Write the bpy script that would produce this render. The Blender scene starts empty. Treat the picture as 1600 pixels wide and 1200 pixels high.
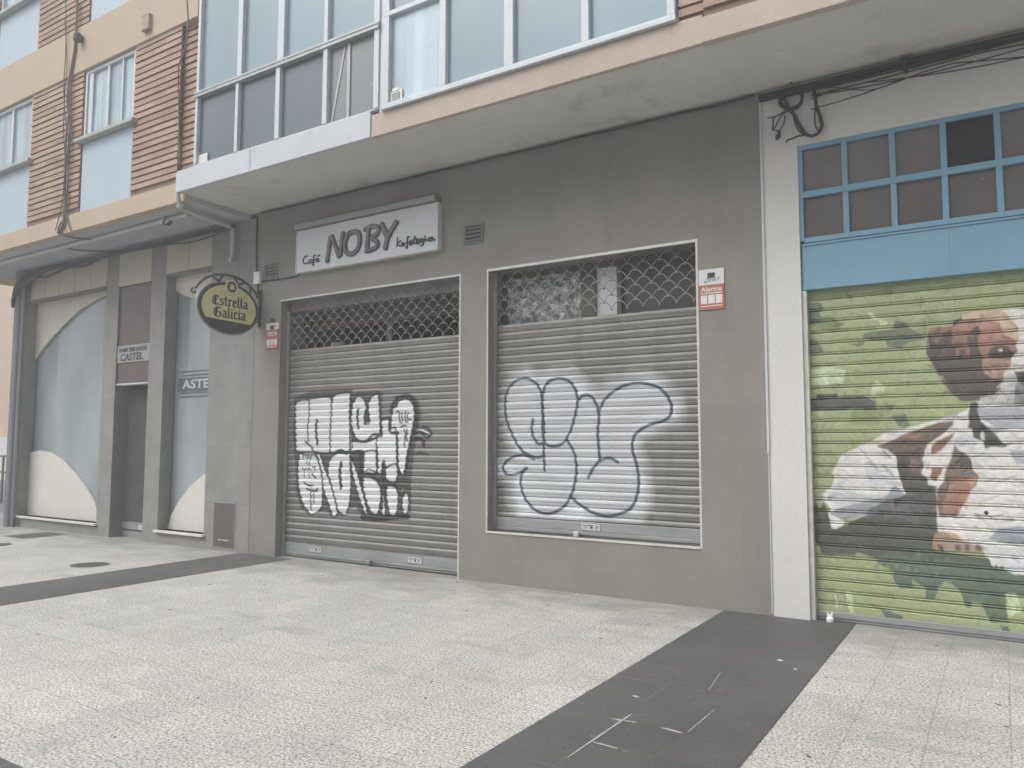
import bpy, math, random
import numpy as np
from mathutils import Vector, Matrix
random.seed(7)
scene = bpy.context.scene
C = scene.collection

# ------------------------------------------------------------------ camera, sky, sun, exposure
cam_d = bpy.data.cameras.new('camera')
cam = bpy.data.objects.new('camera', cam_d)
C.objects.link(cam)
scene.camera = cam
YAW, PIT, ROL = -0.56702775, 0.07803334, 0.00197123
f = Vector((math.sin(YAW)*math.cos(PIT), math.cos(YAW)*math.cos(PIT), math.sin(PIT)))
r = Vector((math.cos(YAW), -math.sin(YAW), 0)); u = r.cross(f)
r2 = r*math.cos(ROL)+u*math.sin(ROL); u2 = u*math.cos(ROL)-r*math.sin(ROL)
cam.matrix_world = Matrix(((r2.x, u2.x, -f.x, 0), (r2.y, u2.y, -f.y, -7.008), (r2.z, u2.z, -f.z, 1.5), (0, 0, 0, 1)))
cam_d.sensor_fit = 'HORIZONTAL'; cam_d.sensor_width = 36.0
cam_d.lens = 36.0*1198.4/1600
cam_d.clip_start = 0.05; cam_d.clip_end = 2000

SUN_EL, SUN_AZ = math.radians(52), math.radians(215)      # azimuth clockwise from +y
world = bpy.data.worlds.new('World'); scene.world = world
world.use_nodes = True
nt = world.node_tree; bg = nt.nodes['Background']
sky = nt.nodes.new('ShaderNodeTexSky'); sky.sky_type = 'NISHITA'; sky.sun_disc = False
sky.sun_elevation = SUN_EL; sky.sun_rotation = SUN_AZ
sky.air_density = 1.0; sky.dust_density = 6.0; sky.ozone_density = 1.0
hs = nt.nodes.new('ShaderNodeHueSaturation'); hs.inputs['Saturation'].default_value = 0.2
nt.links.new(sky.outputs[0], hs.inputs['Color']); nt.links.new(hs.outputs[0], bg.inputs['Color'])
bg.inputs['Strength'].default_value = 0.15
sun_d = bpy.data.lights.new('sun', 'SUN'); sun = bpy.data.objects.new('sun', sun_d); C.objects.link(sun)
sun_d.energy = 0.7; sun_d.angle = math.radians(45); sun_d.color = (1, .97, .93)
sd = Vector((math.sin(SUN_AZ)*math.cos(SUN_EL), math.cos(SUN_AZ)*math.cos(SUN_EL), math.sin(SUN_EL)))
sun.rotation_euler = sd.to_track_quat('Z', 'Y').to_euler()
scene.view_settings.view_transform = 'Standard'; scene.view_settings.look = 'None'
scene.view_settings.gamma = 1.0
scene.view_settings.exposure = 0.68
try:
    scene.cycles.max_bounces = 8; scene.cycles.diffuse_bounces = 5
except Exception: pass

# ------------------------------------------------------------------ materials
def lin(c):
    return tuple(((v/255)/12.92 if v/255 <= .04045 else ((v/255+.055)/1.055)**2.4) for v in c)
def nodes(name):
    m = bpy.data.materials.new(name); m.use_nodes = True
    t = m.node_tree; b = t.nodes['Principled BSDF']
    return m, t, b
def N(t, kind, **k):
    n = t.nodes.new(kind)
    for a, v in k.items(): setattr(n, a, v)
    return n
def setin(n, **k):
    for a, v in k.items():
        n.inputs[a.replace('_', ' ')].default_value = v
def mixc(t, fac, a, b, mode='MIX'):
    n = N(t, 'ShaderNodeMix', data_type='RGBA', blend_type=mode)
    for i, v in ((0, fac), (6, a), (7, b)):
        if hasattr(v, 'links'): t.links.new(v, n.inputs[i])
        else: n.inputs[i].default_value = (tuple(v)+(1,) if hasattr(v, '__len__') and len(v) == 3 else v)
    return n.outputs[2]
def wpos(t, scale=(1, 1, 1), rot=(0, 0, 0), loc=(0, 0, 0)):
    g = N(t, 'ShaderNodeNewGeometry'); mp = N(t, 'ShaderNodeMapping')
    mp.inputs['Scale'].default_value = scale; mp.inputs['Rotation'].default_value = rot; mp.inputs['Location'].default_value = loc
    t.links.new(g.outputs['Position'], mp.inputs['Vector']); return mp.outputs[0]
def noise(t, vec, scale, detail=4, rough=.6):
    n = N(t, 'ShaderNodeTexNoise'); n.inputs['Scale'].default_value = scale
    n.inputs['Detail'].default_value = detail; n.inputs['Roughness'].default_value = rough
    t.links.new(vec, n.inputs['Vector']); return n.outputs['Fac']
def ramp(t, fac, stops):
    n = N(t, 'ShaderNodeValToRGB'); e = n.color_ramp.elements
    while len(e) < len(stops): e.new(.5)
    for i, (p, c) in enumerate(stops):
        e[i].position = p; e[i].color = tuple(c)+(1,) if len(c) == 3 else c
    t.links.new(fac, n.inputs[0]); return n.outputs[0]
def bump(t, b, h, strength=.3, dist=.01):
    n = N(t, 'ShaderNodeBump'); n.inputs['Strength'].default_value = strength; n.inputs['Distance'].default_value = dist
    t.links.new(h, n.inputs['Height']); t.links.new(n.outputs[0], b.inputs['Normal'])
def mat(name, rgb, rough=.7, metal=0.0, var=.08, scale=3.0, fine=0.0, fscale=60, stretch=(1, 1, 1), spec=.4, bmp=0.0, stain=None):
    m, t, b = nodes(name)
    b.inputs['Roughness'].default_value = rough; b.inputs['Metallic'].default_value = metal
    b.inputs['Specular IOR Level'].default_value = spec
    v = wpos(t, stretch)
    n1 = noise(t, v, scale)
    col = ramp(t, n1, [(.25, tuple(c*(1-var) for c in rgb)), (.75, tuple(min(1, c*(1+var)) for c in rgb))])
    if stain:                                   # (colour, low, high, scale): patches of dirt with their own shape
        sc_, lo, hi, ss = stain
        n3 = noise(t, v, ss, 6, .7)
        msk = ramp(t, n3, [(lo, (0, 0, 0)), (hi, (1, 1, 1))])
        col = mixc(t, msk, col, sc_)
    if fine:
        n2 = noise(t, wpos(t), fscale, 2, .5)
        g = ramp(t, n2, [(.3, (1-fine,)*3), (.7, (1+fine,)*3)])
        col = mixc(t, 1.0, col, g, 'MULTIPLY')
        if bmp: bump(t, b, n2, bmp, .004)
    elif bmp: bump(t, b, n1, bmp, .01)
    t.links.new(col, b.inputs['Base Color'])
    return m
def brickmat(name, c1, c2, cm, w, h, mortar, swap=True, offs=0.5, rough=.8, vscale=1.2, vamt=.1, bias=0, bmp=.3, loc=(0, 0, 0), fine=.04, drips=0):
    m, t, b = nodes(name); b.inputs['Roughness'].default_value = rough
    b.inputs['Specular IOR Level'].default_value = .3
    v = wpos(t, (1, 1, 1), (math.radians(90), 0, 0) if swap else (0, 0, 0), loc)
    if swap:
        g = N(t, 'ShaderNodeNewGeometry'); s = N(t, 'ShaderNodeSeparateXYZ'); k = N(t, 'ShaderNodeCombineXYZ')
        t.links.new(g.outputs['Position'], s.inputs[0])
        ax = N(t, 'ShaderNodeMath', operation='ADD'); t.links.new(s.outputs[0], ax.inputs[0]); ax.inputs[1].default_value = 50+loc[0]
        az = N(t, 'ShaderNodeMath', operation='ADD'); t.links.new(s.outputs[2], az.inputs[0]); az.inputs[1].default_value = loc[2]
        t.links.new(ax.outputs[0], k.inputs[0]); t.links.new(az.outputs[0], k.inputs[1]); v = k.outputs[0]
    br = N(t, 'ShaderNodeTexBrick'); br.offset = offs; br.inputs['Scale'].default_value = 1.0
    br.inputs['Brick Width'].default_value = w; br.inputs['Row Height'].default_value = h
    br.inputs['Mortar Size'].default_value = mortar; br.inputs['Mortar Smooth'].default_value = .3; br.inputs['Bias'].default_value = bias
    for i, c in (('Color1', c1), ('Color2', c2), ('Mortar', cm)): br.inputs[i].default_value = tuple(c)+(1,)
    t.links.new(v, br.inputs['Vector'])
    n1 = noise(t, wpos(t), vscale, 5, .65)
    g1 = ramp(t, n1, [(.3, (1-vamt,)*3), (.7, (1+vamt,)*3)])
    col = mixc(t, 1.0, br.outputs['Color'], g1, 'MULTIPLY')
    n2 = noise(t, wpos(t), 90, 2); g2 = ramp(t, n2, [(.3, (1-fine,)*3), (.7, (1+fine,)*3)])
    col = mixc(t, 1.0, col, g2, 'MULTIPLY')
    if drips:
        nv = noise(t, wpos(t, (1, 1, .18)), 2.6, 8, .75)
        col = mixc(t, ramp(t, nv, [(.53, (0, 0, 0)), (.70, (drips,)*3)]), col, tuple(x*.66 for x in c1))
        nb = noise(t, wpos(t), 2.2, 7, .75)
        col = mixc(t, ramp(t, nb, [(.60, (0, 0, 0)), (.72, (drips,)*3)]), col, tuple(x*1.22 for x in c1))
        nc = noise(t, wpos(t), 11, 8, .8)
        col = mixc(t, ramp(t, nc, [(.665, (0, 0, 0)), (.69, (.7,)*3)]), col, tuple(min(.6, x*1.5) for x in c1))
    t.links.new(col, b.inputs['Base Color'])
    if bmp: bump(t, b, n2, bmp, .002)
    return m

M = {}
M['tile'] = brickmat('grey_wall_tile', (.270, .254, .232), (.255, .241, .220), (.288, .273, .25), .6, .325, .0030, offs=0.0, rough=.5, vamt=.10, loc=(.02, 0, .06), fine=.10, drips=.28)
M['brick'] = brickmat('raked_brick', (.46, .335, .265), (.34, .215, .165), (.28, .19, .16), .52, .093, .004, offs=.5, vamt=.1, bmp=.5, bias=-.1)
M['brick_joint'] = mat('brick_joint', (.26, .18, .15), .9)
M['band'] = mat('ochre_render', (.47, .385, .285), .85, var=.06, scale=1.5, fine=.05, stain=((.42, .33, .25), .58, .72, 1.3))
M['beige'] = mat('beige_fascia', (.46, .395, .345), .8, var=.07, scale=2, fine=.06, stretch=(1, 1, .35), stain=((.30, .25, .22), .58, .75, 3.5))
M['white_fascia'] = mat('white_fascia', (.53, .565, .60), .7, var=.05, scale=3, fine=.05, stretch=(1, 1, .35), stain=((.38, .39, .39), .58, .75, 4))
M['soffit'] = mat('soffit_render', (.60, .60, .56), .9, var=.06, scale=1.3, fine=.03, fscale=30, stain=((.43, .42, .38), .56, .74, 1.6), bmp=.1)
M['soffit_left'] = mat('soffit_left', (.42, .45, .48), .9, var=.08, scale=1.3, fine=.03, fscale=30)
M['white_panel'] = mat('white_spandrel', (.42, .51, .58), .6, var=.03, scale=1, fine=.02)
M['alu'] = mat('white_aluminium', (.55, .59, .62), .4, var=.05, scale=8)
M['alu_grey'] = mat('grey_aluminium', (.36, .37, .37), .45, metal=.3, var=.1, scale=6)
M['trim'] = mat('pale_metal_trim', (.66, .65, .62), .4, metal=.2, var=.15, scale=7)
M['stone'] = brickmat('grey_stone', (.285, .283, .272), (.262, .26, .25), (.21, .21, .205), 3.0, .78, .004, offs=0, rough=.6, vscale=3, vamt=.14, loc=(1.1, 0, .12), fine=.10, drips=.5)
M['cream'] = mat('cream_tile', (.52, .465, .39), .6, var=.05, scale=2, fine=.05, fscale=40)
M['white_arch'] = mat('white_roughcast', (.68, .65, .60), .8, var=.04, scale=2, fine=.06, fscale=45, bmp=.4)
M['cream_arch'] = brickmat('cream_arch_panel', (.68, .64, .57), (.65, .61, .55), (.50, .47, .42), .52, 9.0, .004, offs=0, vamt=.04, bmp=0)
M['plaster'] = mat('white_plaster', (.66, .65, .63), .85, var=.04, scale=2, fine=.03, fscale=25, bmp=.15, stain=((.58, .56, .52), .63, .74, 3.5))
M['brown'] = mat('brown_door_panel', (.125, .096, .086), .35, var=.1, scale=2)
M['hatch'] = mat('brown_metal_hatch', (.15, .13, .12), .5, metal=.3, var=.2, scale=5, stretch=(1, 1, .4))
M['dark'] = mat('dark_interior', (.22, .21, .20), .8, var=.3, scale=2)
M['darkmetal'] = mat('dark_painted_iron', (.055, .056, .06), .45, var=.2, scale=9)
M['rubber'] = mat('black_cable', (.045, .045, .047), .6, var=.2, scale=9)
M['greycable'] = mat('grey_cable', (.22, .21, .2), .7, var=.2, scale=9)
M['pvc'] = mat('white_pvc', (.55, .55, .53), .45, var=.1, scale=5)
M['downpipe'] = mat('grey_downpipe', (.23, .25, .275), .5, metal=.2, var=.12, scale=4, stretch=(1, 1, .3))
M['blue'] = mat('blue_gloss_paint', (.19, .355, .48), .45, var=.09, scale=1.5, fine=.03, stain=((.22, .36, .46), .6, .74, 2))
M['pane_brown'] = mat('dusty_dark_glass', (.115, .105, .10), .22, var=.2, scale=2.5, spec=.5, stain=((.2, .19, .18), .68, .74, 14))
M['mesh_pane'] = mat('dark_wire_mesh', (.05, .05, .05), .7)
M['label_white'] = mat('sign_white', (.72, .73, .74), .5, var=.03)
M['label_red'] = mat('sign_red', (.46, .165, .125), .5, var=.06)
M['ink'] = mat('sign_ink', (.05, .05, .055), .5)
M['dark_ink'] = mat('dark_letter', (.035, .035, .035), .35, var=.1)
M['green_board'] = mat('yellow_green_board', (.74, .70, .36), .5, var=.08, scale=5, stain=((.60, .50, .33), .5, .75, 3))
M['signgrey'] = mat('sign_panel_grey', (.62, .66, .69), .35, metal=.1, var=.04)
M['chrome'] = mat('sign_letter_face', (.11, .112, .115), .2, metal=.6, var=.15, scale=20)
M['plate'] = mat('lock_plate', (.66, .66, .65), .35, metal=.4, var=.1, scale=30)
M['cover'] = mat('iron_cover', (.10, .10, .095), .7, metal=.3, var=.3, scale=14, fine=.3, fscale=70)
M['paper'] = mat('litter_white', (.78, .78, .76), .8)
M['tan_far'] = brickmat('tan_far_brick', (.66, .50, .38), (.60, .45, .34), (.50, .40, .32), .3, .1, .006, swap=True, vamt=.05, bmp=0)
M['rail_brown'] = mat('brown_rail', (.16, .09, .07), .6)
M['lime'] = mat('low_white_wall', (.75, .75, .74), .8)
M['asphalt'] = mat('asphalt', (.17, .18, .19), .9, var=.1, scale=1, fine=.15)
M['kerb'] = mat('kerb_stone', (.40, .40, .39), .85, var=.1, fine=.1)
M['frost'] = mat('pale_white', (.80, .84, .86), .5, var=.05)

def glassy(name, rgb, rough=.12, var=.12, scale=.7, spec=.5, coat=.0, folds=0):
    m, t, b = nodes(name)
    b.inputs['Roughness'].default_value = rough; b.inputs['Specular IOR Level'].default_value = spec
    n1 = noise(t, wpos(t, (1, 1, .6)), scale, 3, .5)
    col = ramp(t, n1, [(.3, tuple(c*(1-var) for c in rgb)), (.7, tuple(c*(1+var) for c in rgb))])
    if folds:
        nf = noise(t, wpos(t, (1, 1, .06)), folds, 3, .6)
        col = mixc(t, 1.0, col, ramp(t, nf, [(.35, (.72,)*3), (.65, (1.25,)*3)]), 'MULTIPLY')
    t.links.new(col, b.inputs['Base Color'])
    b.inputs['Coat Weight'].default_value = coat
    pn = noise(t, wpos(t, (1, 1, 1)), 3.2, 4, .6)
    rr = ramp(t, pn, [(.35, (rough*.8,)*3), (.65, (min(1, rough*1.5),)*3)]); t.links.new(rr, b.inputs['Roughness'])
    bump(t, b, noise(t, wpos(t), 1.2, 2), .03, .05)
    return m
M['pane_up'] = glassy('pale_blue_pane', (.225, .30, .345), .15)
M['pane_bright'] = glassy('bright_folded_pane', (.42, .52, .59), .2, var=.06, folds=2)  # brighter pane colour with broad fold streaks
M['pane_mid'] = glassy('curtained_pane', (.23, .31, .355), .18, var=.08)
M['pane_low'] = glassy('grey_pane', (.105, .135, .16), .18, var=.15)
M['pane_low2'] = glassy('grey_green_pane', (.18, .21, .22), .2, var=.06)
M['shopglass'] = glassy('shop_window_glass', (.31, .36, .385), .05, var=.22, scale=1.1, spec=.6)  # patchy tone in the base colour imitates reflections
M['winglass'] = glassy('curtain_window', (.32, .41, .47), .15, var=.1, scale=2.5, folds=9)

# mottled pane behind the lattice: tree and sky reflections painted into its colour
M['louvre_grey'] = mat('grey_vent_plastic', (.20, .20, .20), .6, var=.1)
m, t, b = nodes('mottled_reflection'); M['painted_reflection'] = m
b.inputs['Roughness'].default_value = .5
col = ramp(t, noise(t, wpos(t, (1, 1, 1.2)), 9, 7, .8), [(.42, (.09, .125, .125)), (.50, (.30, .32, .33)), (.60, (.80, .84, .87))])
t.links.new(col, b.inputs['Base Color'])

# paving: exposed aggregate tiles and dark tiles, 36 cm grid
def paving(name, dark):
    m, t, b = nodes(name); b.inputs['Roughness'].default_value = .75 if not dark else .6
    b.inputs['Specular IOR Level'].default_value = .3
    v = wpos(t, (1, 1, 1), (0, 0, 0), (100*.36+2.18, 100*.36+3.42, 0))
    br = N(t, 'ShaderNodeTexBrick'); br.offset = 0.0; br.inputs['Scale'].default_value = 1.0
    br.inputs['Brick Width'].default_value = .36; br.inputs['Row Height'].default_value = .36
    br.inputs['Mortar Size'].default_value = .0035 if not dark else .003; br.inputs['Mortar Smooth'].default_value = .2
    t.links.new(v, br.inputs['Vector'])
    big = noise(t, wpos(t), .55, 5, .6); med = noise(t, wpos(t), 6, 4, .6)
    if not dark:
        br.inputs['Color1'].default_value = (.93, .93, .93, 1); br.inputs['Color2'].default_value = (1.04, 1.04, 1.04, 1); br.inputs['Mortar'].default_value = (.70, .70, .68, 1)
        ag = noise(t, wpos(t), 66, 2.5, .65)
        c = ramp(t, ag, [(.34, (.16, .157, .147)), (.45, (.42, .414, .394)), (.60, (.66, .65, .62))])
        vor = N(t, 'ShaderNodeTexVoronoi'); vor.inputs['Scale'].default_value = 120; t.links.new(wpos(t), vor.inputs['Vector'])
        sp = ramp(t, vor.outputs['Color'], [(.05, (.62, .62, .62)), (.35, (1, 1, 1))])
        c = mixc(t, 1.0, c, sp, 'MULTIPLY')
        c = mixc(t, 1.0, c, ramp(t, big, [(.3, (.90, .90, .89)), (.7, (1.12, 1.115, 1.10))]), 'MULTIPLY')
        c = mixc(t, 1.0, c, ramp(t, med, [(.3, (.93, .93, .93)), (.7, (1.05, 1.05, 1.05))]), 'MULTIPLY')
        # trodden-in grime: irregular streaks
        gr = noise(t, wpos(t, (.6, 1.6, 1)), 1.6, 6, .7)
        c = mixc(t, ramp(t, gr, [(.56, (0, 0, 0)), (.72, (.55, .55, .55))]), c, (.27, .265, .245))
        # darker towards the wall foot, broken up by noise
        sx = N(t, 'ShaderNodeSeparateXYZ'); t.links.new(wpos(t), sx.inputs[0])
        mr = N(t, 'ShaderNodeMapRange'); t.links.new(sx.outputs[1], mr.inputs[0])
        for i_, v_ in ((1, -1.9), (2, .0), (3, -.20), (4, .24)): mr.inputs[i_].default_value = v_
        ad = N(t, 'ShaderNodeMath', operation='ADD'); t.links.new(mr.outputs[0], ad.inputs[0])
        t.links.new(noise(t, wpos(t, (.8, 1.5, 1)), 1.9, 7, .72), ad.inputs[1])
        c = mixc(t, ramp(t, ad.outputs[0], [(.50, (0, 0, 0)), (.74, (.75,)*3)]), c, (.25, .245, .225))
        dots = noise(t, wpos(t), 8.5, 3, .55)
        c = mixc(t, ramp(t, dots, [(.735, (0, 0, 0)), (.755, (.6,)*3)]), c, (.16, .155, .145))
        rust = noise(t, wpos(t, (1, 1, 1), (0, 0, 0), (7, 3, 0)), 1.1, 6, .7)
        c = mixc(t, ramp(t, rust, [(.60, (0, 0, 0)), (.75, (.35,)*3)]), c, (.45, .36, .27))
        c = mixc(t, 1.0, c, br.outputs['Color'], 'MULTIPLY')
        bump(t, b, ag, .35, .004)
    else:
        br.inputs['Color1'].default_value = (.098, .099, .100, 1); br.inputs['Color2'].default_value = (.110, .110, .109, 1)
        jm = noise(t, wpos(t), 1.3, 3, .6)
        jc = ramp(t, jm, [(.50, (.07, .07, .07)), (.64, (.22, .22, .215))])
        t.links.new(jc, br.inputs['Mortar'])
        c = mixc(t, 1.0, br.outputs['Color'], ramp(t, big, [(.3, (.76,)*3), (.7, (1.26,)*3)]), 'MULTIPLY')
        c = mixc(t, 1.0, c, ramp(t, noise(t, wpos(t), 70, 2), [(.3, (.88,)*3), (.7, (1.12,)*3)]), 'MULTIPLY')
        sp = ramp(t, noise(t, wpos(t), 22, 4, .8), [(.61, (0, 0, 0)), (.70, (.55, .55, .55))])
        c = mixc(t, sp, c, (.27, .27, .262))
        bump(t, b, noise(t, wpos(t), 60, 2), .2, .003)
    t.links.new(c, b.inputs['Base Color']); return m
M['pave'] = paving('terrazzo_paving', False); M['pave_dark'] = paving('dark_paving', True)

# rolled steel with sprayed paint: colour attribute "paint", alpha = where the paint lies
def painted(name, base, metal, rough, vary=.12, brush=.06):
    m, t, b = nodes(name)
    at = N(t, 'ShaderNodeAttribute', attribute_name='paint')
    n1 = noise(t, wpos(t, (.35, 1, 2.5)), 5, 5, .65); n2 = noise(t, wpos(t, (1, 1, 5)), 40, 3, .6)
    c = ramp(t, n1, [(.3, tuple(x*(1-vary) for x in base)), (.7, tuple(x*(1+vary) for x in base))])
    c = mixc(t, 1.0, c, ramp(t, n2, [(.3, (.90,)*3), (.7, (1.08,)*3)]), 'MULTIPLY')
    nv = noise(t, wpos(t, (1, 1, .12)), 9, 5, .7)
    c = mixc(t, ramp(t, nv, [(.52, (0, 0, 0)), (.72, (.55,)*3)]), c, tuple(x*.62 for x in base))
    n3 = noise(t, wpos(t, (1, 1, 2.2), (0, .5, 0)), 22, 4, .7)
    pc = mixc(t, 1.0, at.outputs['Color'], ramp(t, n3, [(.3, (1-brush*1.6,)*3), (.7, (1+brush,)*3)]), 'MULTIPLY')
    col = mixc(t, at.outputs['Alpha'], c, pc)
    t.links.new(col, b.inputs['Base Color'])
    mm = N(t, 'ShaderNodeMath', operation='MULTIPLY_ADD'); t.links.new(at.outputs['Alpha'], mm.inputs[0])
    mm.inputs[1].default_value = -metal; mm.inputs[2].default_value = metal; t.links.new(mm.outputs[0], b.inputs['Metallic'])
    b.inputs['Roughness'].default_value = rough
    b.inputs['Specular IOR Level'].default_value = .35
    return m
M['slat_steel'] = painted('galvanised_slats', (.27, .265, .25), .25, .5)
M['slat_painted'] = painted('painted_slats', (.30, .30, .27), .1, .55, brush=.11)
M['galv'] = mat('galvanised_rail', (.36, .37, .38), .45, metal=.4, var=.18, scale=6, stretch=(.3, 1, 1))
M['galv_wire'] = mat('galvanised_lattice', (.34, .335, .32), .5, metal=.2, var=.15, scale=9)

# ------------------------------------------------------------------ mesh helpers
class MB:
    def __init__(s): s.v = []; s.f = []
    def add(s, vs, fs):
        n = len(s.v); s.v += [tuple(p) for p in vs]; s.f += [tuple(n+i for i in q) for q in fs]; return s
    def box(s, x0, x1, y0, y1, z0, z1):
        return s.add([(x0, y0, z0), (x1, y0, z0), (x1, y1, z0), (x0, y1, z0), (x0, y0, z1), (x1, y0, z1), (x1, y1, z1), (x0, y1, z1)],
                     [(0, 3, 2, 1), (4, 5, 6, 7), (0, 1, 5, 4), (1, 2, 6, 5), (2, 3, 7, 6), (3, 0, 4, 7)])
    def prism(s, pts, fn, d0, d1):
        """pts 2D outline, fn(u,v,d)->xyz, extruded from d0 to d1"""
        n = len(pts); a = [fn(p[0], p[1], d0) for p in pts]; b = [fn(p[0], p[1], d1) for p in pts]
        return s.add(a+b, [tuple(range(n)), tuple(range(2*n-1, n-1, -1))]+[(i, n+i, n+(i+1) % n, (i+1) % n) for i in range(n)])
    def tube(s, path, rad, n=8, closed=False):
        P = [Vector(p) for p in path]; L = len(P); rings = []
        if L < 2: return s
        prev = None
        for i, p in enumerate(P):
            if closed: d = P[(i+1) % L]-P[i-1]
            else: d = P[min(i+1, L-1)]-P[max(i-1, 0)]
            if d.length < 1e-9: d = Vector((0, 0, 1))
            d.normalize()
            if prev is None:
                a = d.cross(Vector((0, 1, 0)) if abs(d.y) < .9 else Vector((1, 0, 0))); a.normalize()
            else:
                a = prev-d*prev.dot(d)
                a = a.normalized() if a.length > 1e-6 else d.orthogonal().normalized()
            prev = a; b = d.cross(a); rr = rad[i] if hasattr(rad, '__len__') else rad
            rings.append([p+a*(rr*math.cos(2*math.pi*k/n))+b*(rr*math.sin(2*math.pi*k/n)) for k in range(n)])
        vs = [q for R_ in rings for q in R_]; fs = []
        for i in range(L-1 if not closed else L):
            j = (i+1) % L
            for k in range(n): fs.append((i*n+k, i*n+(k+1) % n, j*n+(k+1) % n, j*n+k))
        if not closed: fs += [tuple(range(n-1, -1, -1)), tuple(range((L-1)*n, L*n))]
        return s.add(vs, fs)
def smooth_path(pts, k=4):
    P = [Vector(p) for p in pts]; out = []
    for i in range(len(P)-1):
        a, b, c, d = P[max(i-1, 0)], P[i], P[i+1], P[min(i+2, len(P)-1)]
        for j in range(k):
            s = j/k; out.append(.5*((2*b)+(c-a)*s+(2*a-5*b+4*c-d)*s*s+(3*b-a-3*c+d)*s**3))
    out.append(P[-1]); return out
ORG = {}
def tag(o, label=None, cat=None, group=None, kind=None):
    if label: o['label'] = label
    if cat: o['category'] = cat; o['kind'] = 'thing'
    if group: o['group'] = group
    if kind: o['kind'] = kind
    return o
def thing(name, loc, label, cat, group=None):
    o = bpy.data.objects.new(name, None); C.objects.link(o); o.location = loc; o.empty_display_size = .3
    ORG[o.name] = Vector(loc); return tag(o, label, cat, group)
def obj(name, mb, m, parent=None, loc=None, bevel=0, smooth=False, label=None):
    org = ORG[parent.name] if parent is not None else Vector(loc if loc else (0, 0, 0))
    me = bpy.data.meshes.new(name)
    me.from_pydata([(p[0]-org.x, p[1]-org.y, p[2]-org.z) for p in mb.v], [], mb.f); me.validate(); me.update()
    me.materials.append(M[m] if isinstance(m, str) else m)
    o = bpy.data.objects.new(name, me); C.objects.link(o)
    if parent is not None: o.parent = parent
    else: o.location = org
    ORG[o.name] = org
    if smooth: me.shade_smooth()
    if bevel:
        b = o.modifiers.new('edge', 'BEVEL'); b.width = bevel; b.segments = 2; b.limit_method = 'ANGLE'
    if label: o['label'] = label
    return o
def struct(name, mb, m, loc=(0, 0, 0)):
    return tag(obj(name, mb, m, None, loc), kind='structure')
def wall_mb(x0, x1, z0, z1, y, holes, depth=.3, mb=None):
    """front sheet at y facing -y with openings, and the reveals of each opening"""
    mb = mb or MB()
    xs = sorted({x0, x1}|{h[0] for h in holes}|{h[1] for h in holes}); zs = sorted({z0, z1}|{h[2] for h in holes}|{h[3] for h in holes})
    for i in range(len(xs)-1):
        for j in range(len(zs)-1):
            cx, cz = (xs[i]+xs[i+1])/2, (zs[j]+zs[j+1])/2
            if any(h[0] < cx < h[1] and h[2] < cz < h[3] for h in holes): continue
            mb.add([(xs[i], y, zs[j]), (xs[i+1], y, zs[j]), (xs[i+1], y, zs[j+1]), (xs[i], y, zs[j+1])], [(0, 1, 2, 3)])
    for a, b, c, d in holes:
        e = y+depth
        mb.add([(a, y, c), (a, e, c), (a, e, d), (a, y, d)], [(0, 1, 2, 3)])
        mb.add([(b, y, c), (b, y, d), (b, e, d), (b, e, c)], [(0, 1, 2, 3)])
        mb.add([(a, y, d), (a, e, d), (b, e, d), (b, y, d)], [(0, 1, 2, 3)])
        if c > z0+.001: mb.add([(a, y, c), (b, y, c), (b, e, c), (a, e, c)], [(0, 1, 2, 3)])
    e = y+depth                                    # outer rim so that the wall has its thickness
    mb.add([(x0, y, z0), (x0, y, z1), (x0, e, z1), (x0, e, z0)], [(0, 1, 2, 3)])
    mb.add([(x1, y, z0), (x1, e, z0), (x1, e, z1), (x1, y, z1)], [(0, 1, 2, 3)])
    mb.add([(x0, y, z1), (x1, y, z1), (x1, e, z1), (x0, e, z1)], [(0, 1, 2, 3)])
    return mb
def room_mb(x0, x1, y0, y1, z0, z1):
    """five inner faces of a room, open towards -y"""
    m_ = MB(); m_.box(x0, x1, y0, y1, z0, z1)
    m_.f = [q for i, q in enumerate(m_.f) if i != 2]; return m_
def text_mb(s, size, fn, ext=.002, shear=0, width=None, bold=0):
    cu = bpy.data.curves.new('t', 'FONT'); cu.body = s; cu.size = size; cu.extrude = ext; cu.shear = shear; cu.offset = bold
    cu.align_x = 'CENTER'; cu.align_y = 'CENTER'; cu.resolution_u = 3
    ob = bpy.data.objects.new('t', cu); C.objects.link(ob)
    dg = bpy.context.evaluated_depsgraph_get(); me = bpy.data.meshes.new_from_object(ob.evaluated_get(dg))
    vs = [tuple(v.co) for v in me.vertices]; fs = [tuple(p.vertices) for p in me.polygons]
    bpy.data.objects.remove(ob); bpy.data.curves.remove(cu); bpy.data.meshes.remove(me)
    k = 1
    if width and vs: k = width/(max(v[0] for v in vs)-min(v[0] for v in vs))
    mb = MB(); mb.add([fn(x*k, y, z) for x, y, z in vs], fs); return mb
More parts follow.
